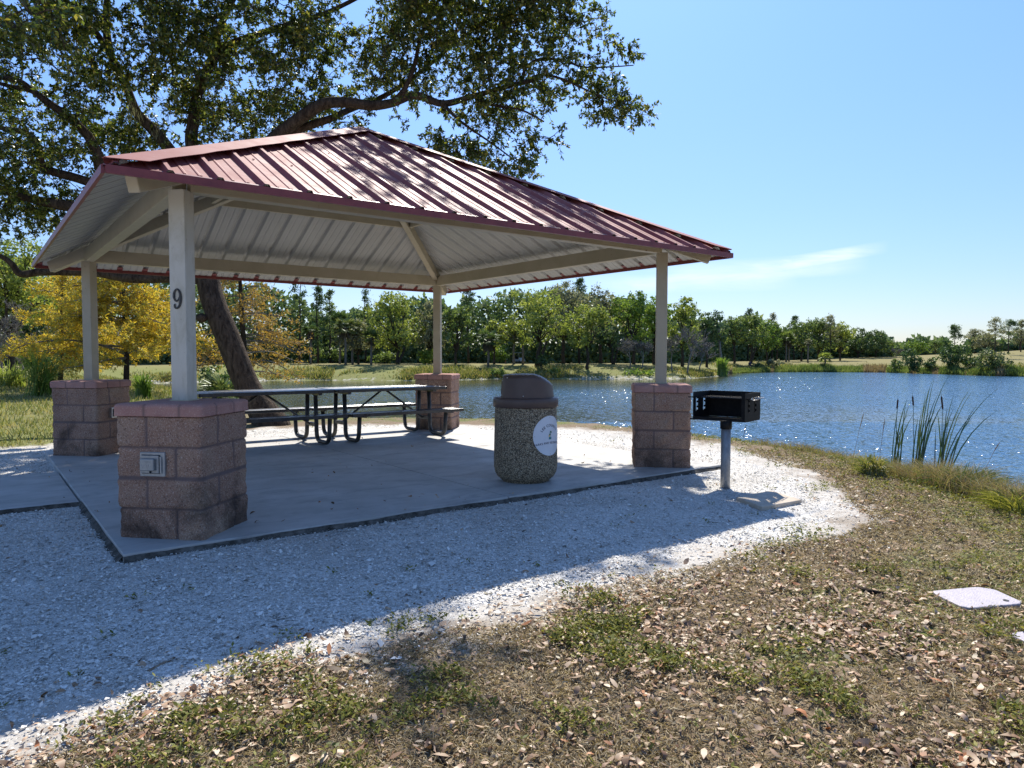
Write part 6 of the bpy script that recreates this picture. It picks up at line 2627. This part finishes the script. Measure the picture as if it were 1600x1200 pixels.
    make('crown', V, F, 'oak_leaf', t)
    br.build('branches', 'oak_bark', t)
    # grey moss wisps hanging on two limbs
    for px, py, d in ((190, 110, 12.9), (205, 165, 13.1), (212, 180, 13.2), (262, 172, 13.4), (366, 165, 13.8), (245, 205, 13.3)):
        C_, D_ = [], []
        p = P(px, py, d - .2)
        for k in range(70):
            C_.append(p + np.array([rr.gauss(0, .06), rr.gauss(0, .06), rr.gauss(0, .10)]))
            D_.append(np.array([rr.gauss(0, .25), rr.gauss(0, .25), -1]))
        C_, D_ = np.array(C_), np.array(D_)
        k = len(C_)
        V, F = cards(C_, D_, rng.normal(size=(k, 3)), rng.uniform(.06, .20, k), np.full(k, .006))
        make('hanging_moss', V, F, 'f_grey', t)
    print('OAK leaves', n * per, 'sprays', len(A))


build_oak()

# ------------------------------------------------------------------ golden cypresses


def build_cypress(px, d, base_py, top_py, half_w, n_br, mat, label, seed, leafy, lean=0, droop=.10, r0=.15, start=.22, per=46):
    rr = random.Random(seed)
    r_ = np.random.default_rng(seed)
    b0 = on_view(px, d)
    t = thing('bald_cypress', label, 'cypress tree', b0)
    top = P(px + lean, top_py, d)
    tb = MB()
    spine = catrom([b0 - np.array([0, 0, .2]), b0 * .7 + top * .3 + np.array([.05, 0, 0]), b0 * .35 + top * .65, top], 6)
    tb.tube(spine, [r0 * (1 - .85 * (i / (len(spine) - 1))) + .012 for i in range(len(spine))], 9)
    tb.build('trunk', 'dark_bark', t, smooth=True)
    H = top[2] - b0[2]
    bb = MB()
    C_, D_ = [], []
    for k in range(n_br):
        s_ = start + (1 - start) * (k + rr.random()) / n_br
        i = s_ * (len(spine) - 1)
        p0 = spine[int(i)] + (spine[min(int(i) + 1, len(spine) - 1)] - spine[int(i)]) * (i - int(i))
        a = rr.uniform(0, 6.28)
        reach = half_w * (1.05 - .80 * ((s_ - start) / (1 - start)) ** 1.2) * rr.uniform(.65, 1.1)
        d_ = np.array([math.cos(a), math.sin(a), 0])
        rise = rr.uniform(-.05, .55)
        pts = [p0 + d_ * reach * q + np.array([0, 0, reach * (rise * q - (rise + droop) * q * q * .8)]) + np.array([rr.gauss(0, 1), rr.gauss(0, 1), rr.gauss(0, 1)]) * .05 * q for q in np.linspace(0, 1, 7)]
        rb = .012 + .010 * reach
        bb.tube(pts, [rb * (1 - .85 * q) + .003 for q in np.linspace(0, 1, 7)], 4, cap=False)
        m_ = int(reach * 8) + 3
        for j in range(m_):
            q = rr.uniform(.18, 1.0)
            i2 = q * 6
            pp = pts[int(i2)] + (pts[min(int(i2) + 1, 6)] - pts[int(i2)]) * (i2 - int(i2))
            sa = a + rr.choice((-1, 1)) * rr.uniform(.5, 1.3)
            l_ = rr.uniform(.25, .65) * (1.15 - .5 * q)
            dv = np.array([math.cos(sa), math.sin(sa), rr.uniform(-.65, .95)])
            e = pp + dv * l_
            bb.tube([pp, (pp + e) / 2 + np.array([0, 0, .03]), e], [.006, .004, .002], 3, cap=False)
            nl = int(per * leafy * l_ / .45)
            for z in range(nl):
                w_ = rr.random()
                C_.append(pp + (e - pp) * (.1 + 1.0 * w_) + np.array([rr.gauss(0, .04), rr.gauss(0, .04), rr.gauss(0, .035)]))
                D_.append(dv * .6 + np.array([rr.gauss(0, .7), rr.gauss(0, .7), rr.gauss(-.2, .7)]))
    bb.build('branches', 'pale_bark', t)
    C_, D_ = np.array(C_), np.array(D_)
    # thin, patchy tinting comes from the leaves' own random colour
    k = len(C_)
    V, F = cards(C_, D_, r_.normal(0, .8, (k, 3)) + np.array([0, 0, .6]), r_.uniform(.07, .15, k), r_.uniform(.022, .042, k), .05)
    make('crown', V, F, mat, t)


build_cypress(196, 25, 640, 392, 3.5, 74, 'gold', 'bald cypress in golden autumn needles between the left pier and the numbered post', 41, 1.0, lean=-4, r0=.10, start=.26)
build_cypress(383, 26, 660, 380, 2.6, 52, 'rust', 'half bare bald cypress with rusty needles behind the oak trunk', 42, .34, lean=-10, droop=.25, r0=.15, start=.30)
build_cypress(92, 27, 640, 418, 2.1, 46, 'gold', 'smaller golden cypress left of the left shelter post', 43, 1.0, lean=6, r0=.09, start=.2)
bush(on_view(338, 29.5), 1.5, 1.9, 'f_dark', 'dark spiky bush at the near shore behind the numbered post', 44, leaf=.30, name='palmetto_bush', dens=5)
palm(on_view(352, 28), on_view(352, 28)[2] + 1.25, 'small palmetto at the foot of the leaning oak', seed=45, fr=.75, skirt=0, group=None, name='palmetto')
# ------------------------------------------------------------------ people and park things on the far shore


def skin_body(name, verts, edges, radii, base, mat, parent):
    me = bpy.data.meshes.new(name)
    me.from_pydata([tuple(v) for v in verts], edges, [])
    me.update()
    o = bpy.data.objects.new(name, me)
    C.objects.link(o)
    o.parent = parent
    me.materials.append(mat)
    sk = o.modifiers.new('skin', 'SKIN')
    for i, r in enumerate(radii):
        me.skin_vertices[0].data[i].radius = (r, r)
    me.skin_vertices[0].data[0].use_root = True
    sk.use_smooth_shade = True
    su = o.modifiers.new('smooth', 'SUBSURF')
    su.levels = su.render_levels = 1
    return o


def clothes(name, top, legs, waist, neck):
    t = NT(name)
    z = t.sep(t.co())[2]
    c = t.ramp(t.math('DIVIDE', z, 2.0), [(0, legs), (waist / 2, top), (neck / 2, (.45, .28, .20))], 'CONSTANT')
    return t.base(c, .8, 0, .2)


def build_person(base, label, seated, top, legs):
    t = thing('person', label, 'person', base)
    f = -np.array([HF[0], HF[1], 0])          # facing the lake
    r = np.array([HR[0], HR[1], 0])
    u = np.array([0, 0, 1.0])
    V, E_, R_ = [], [], []

    def v(a, b_, c_, rad, link=None):
        V.append(r * a + f * b_ + u * c_)
        R_.append(rad)
        if link is not None:
            E_.append((link, len(V) - 1))
        return len(V) - 1
    hz = .95 if not seated else .50
    pel = v(0, 0, hz, .135)
    sp = v(0, .0, hz + .22, .135, pel)
    ch = v(0, -.02, hz + .42, .15, sp)
    nk = v(0, 0, hz + .57, .06, ch)
    hd = v(0, .02, hz + .68, .092, nk)
    v(0, .02, hz + .78, .085, hd)
    for s_ in (-1, 1):
        sh = v(.18 * s_, -.01, hz + .47, .062, ch)
        el = v(.25 * s_, .03, hz + .20, .046, sh)
        wr = v((.22 if not seated else .12) * s_, .12 if not seated else .34, hz - .02 if not seated else hz + .12, .034, el)
        v((.22 if not seated else .08) * s_, .15 if not seated else .42, hz - .12 if not seated else hz + .10, .030, wr)
        hp = v(.09 * s_, 0, hz - .06, .10, pel)
        if not seated:
            kn = v(.10 * s_, .02, hz - .46, .066, hp)
            an = v(.10 * s_, -.02, .09, .045, kn)
        else:
            kn = v(.12 * s_, .44, hz + .02, .068, hp)
            an = v(.12 * s_, .46, .09, .045, kn)
        v(.10 * s_, (.14 if not seated else .62), .045, .040, an)
    skin_body('body', V, E_, R_, base, clothes('clothes_' + ('seated' if seated else 'standing'), top, legs, (hz + .02), hz + .55), t)
    b = MB()
    c = np.array(base) + f * .0 + u * (hz + .735)
    b.lathe([(.0, .115), (.05, .108), (.085, .075), (.101, .02), (.098, -.03), (.075, -.05)], c, 14)
    b.build('hair', 'hair', t, smooth=True)
    h = MB()
    for s_ in (-1, 1):
        h.lathe([(0, -.008), (.010, 0), (0, .008)], np.array(base) + f * .112 + r * .032 * s_ + u * (hz + .71), 8)
    h.lathe([(0, -.022), (.014, -.010), (0, .020)], np.array(base) + f * .118 + u * (hz + .675), 8)
    h.build('face', 'skin', t, smooth=True)
    return t


build_person(on_view(824, 133), 'person standing in dark purple top and grey trousers beneath the far oaks', False, (.035, .025, .075), (.16, .16, .19))
sp_ = on_view(1172, 141)
build_person(sp_, 'person in dark blue clothes seated low under the far right oaks', True, (.02, .03, .085), (.03, .04, .10))


def build_chair(p):
    t = thing('camp_chair', 'dark folding camp chair under the seated person on the far shore', 'chair', p)
    f = -np.array([HF[0], HF[1], 0])
    r = np.array([HR[0], HR[1], 0])
    u = np.array([0, 0, 1.0])
    p = np.array(p)
    for nm, pts in (('seat', [(-.27, -.2, .36), (.27, -.2, .36), (.27, .27, .39), (-.27, .27, .39)]), ('backrest', [(-.27, -.22, .38), (.27, -.22, .38), (.27, -.36, .95), (-.27, -.36, .95)])):
        b = MB()
        q = [p + r * a + f * c_ + u * z for a, c_, z in pts]
        n = np.cross(q[1] - q[0], q[3] - q[0])
        n = n / np.linalg.norm(n) * .012
        b.add(q + [x - n for x in q], [(0, 1, 2, 3), (7, 6, 5, 4), (0, 4, 5, 1), (1, 5, 6, 2), (2, 6, 7, 3), (3, 7, 4, 0)])
        b.build(nm, 'ink_navy', t)
    for a, c_ in ((-.27, -.24), (.27, -.24), (-.27, .27), (.27, .27)):
        b = MB()
        b.tube([p + r * a + f * c_, p + r * a * .9 + f * c_ * .9 + u * .40], .013, 6)
        b.build('leg', 'grill', t)


build_chair(sp_)


def build_cart(base):
    t = thing('golf_cart', 'small white golf cart parked between two palm trunks on the far shore', 'golf cart', base)
    a = np.array([HR[0], HR[1], 0]) * .62 - np.array([HF[0], HF[1], 0]) * .78
    s_ = np.array([-a[1], a[0], 0])
    M4 = Matrix(((a[0], s_[0], 0, base[0]), (a[1], s_[1], 0, base[1]), (0, 0, 1, base[2]), (0, 0, 0, 1)))
    b = MB()
    b.box((-1.15, -.58, .26), (1.15, .58, .42), M4)
    V = [(.55, -.56, .425), (1.2, -.50, .425), (1.2, .50, .425), (.55, .56, .425), (.62, -.54, .92), (1.0, -.46, .74), (1.0, .46, .74), (.62, .54, .92)]
    b.add([M4 @ Vector(p) for p in V], [(3, 2, 1, 0), (4, 5, 6, 7), (0, 1, 5, 4), (1, 2, 6, 5), (2, 3, 7, 6), (3, 0, 4, 7)])
    b.box((-1.15, -.56, .425), (-.35, .56, .66), M4)
    b.build('body', 'cartwhite', t, bevel=.03)
    b = MB()
    b.box((-.85, -.52, .665), (-.30, .52, .78), M4)
    b.box((-.95, -.52, .785), (-.80, .52, 1.15), M4)
    b.build('seat', 'dark', t, bevel=.03)
    b = MB()
    b.box((-1.05, -.60, 1.74), (.75, .60, 1.81), M4)
    b.build('roof', 'cartwhite', t, bevel=.03)
    for x0, x1, y in ((-.95, -.95, -.52), (-.95, -.95, .52), (.80, .58, -.50), (.80, .58, .50)):
        b = MB()
        b.tube([M4 @ Vector((x0, y, .66)), M4 @ Vector((x1, y, 1.745))], .022, 8)
        b.build('roof_post', 'cartwhite', t)
    for x in (-.78, .82):
        for y in (-.56, .56):
            b = MB()
            pr = [(.10, -.09), (.19, -.09), (.22, -.05), (.22, .05), (.19, .09), (.10, .09)]
            vs, fs = [], []
            n = 18
            for rad, yy in pr:
                for k in range(n):
                    an = 6.2832 * k / n
                    vs.append(M4 @ Vector((x + rad * math.cos(an), y + yy, .22 + rad * math.sin(an))))
            for i in range(len(pr)):
                i2 = (i + 1) % len(pr)
                for k in range(n):
                    k2 = (k + 1) % n
                    fs.append((i * n + k, i * n + k2, i2 * n + k2, i2 * n + k))
            b.add(vs, fs)
            w_ = b.build('wheel', 'rubber', t, smooth=True)
            r_ = MB()
            r_.tube([M4 @ Vector((x, y - .07, .22)), M4 @ Vector((x, y + .07, .22))], .10, 14)
            r_.build('rim', 'cartwhite', w_)
    b = MB()
    b.tube([M4 @ Vector((.55, -.25, .85)), M4 @ Vector((.32, -.25, 1.02))], .02, 6)
    b.build('steering_column', 'dark', t)


build_cart(on_view(810.5, 127))


def build_basket(base):
    t = thing('disc_golf_basket', 'disc golf basket on an orange pole at the far tree line', 'disc golf basket', base)
    base = np.array(base)
    u = np.array([0, 0, 1.0])
    b = MB()
    b.tube([base, base + u * .62], .05, 10)
    b.build('pole', 'orange', t)
    b = MB()
    b.tube([base + u * .621, base + u * 1.42], .03, 10)
    b.build('mast', 'wire', t)
    b = MB()
    n = 26
    for z, r in ((.62, .18), (.66, .36), (.78, .37), (.90, .38)):
        ring = [base + np.array([math.cos(6.2832 * k / n) * r, math.sin(6.2832 * k / n) * r, z]) for k in range(n + 1)]
        b.tube(ring, .014, 5, cap=False)
    for k in range(n):
        a = 6.2832 * k / n
        e = np.array([math.cos(a), math.sin(a), 0])
        b.tube([base + e * .06 + u * .63, base + e * .34 + u * .65, base + e * .38 + u * .90], .008, 4)
    b.build('basket', 'wire', t)
    b = MB()
    for k in range(18):
        a = 6.2832 * k / 18
        e = np.array([math.cos(a), math.sin(a), 0])
        b.tube([base + e * .28 + u * 1.32, base + e * .16 + u * 1.08, base + e * .045 + u * .90], .008, 4)
    b.build('chains', 'wire', t)
    b = MB()
    b.lathe([(.29, 1.30), (.30, 1.30), (.30, 1.42), (.29, 1.42), (.03, 1.43), (.03, 1.425), (.285, 1.41)], base, 26)
    b.build('band', 'cartwhite', t)


build_basket(on_view(790, 124))
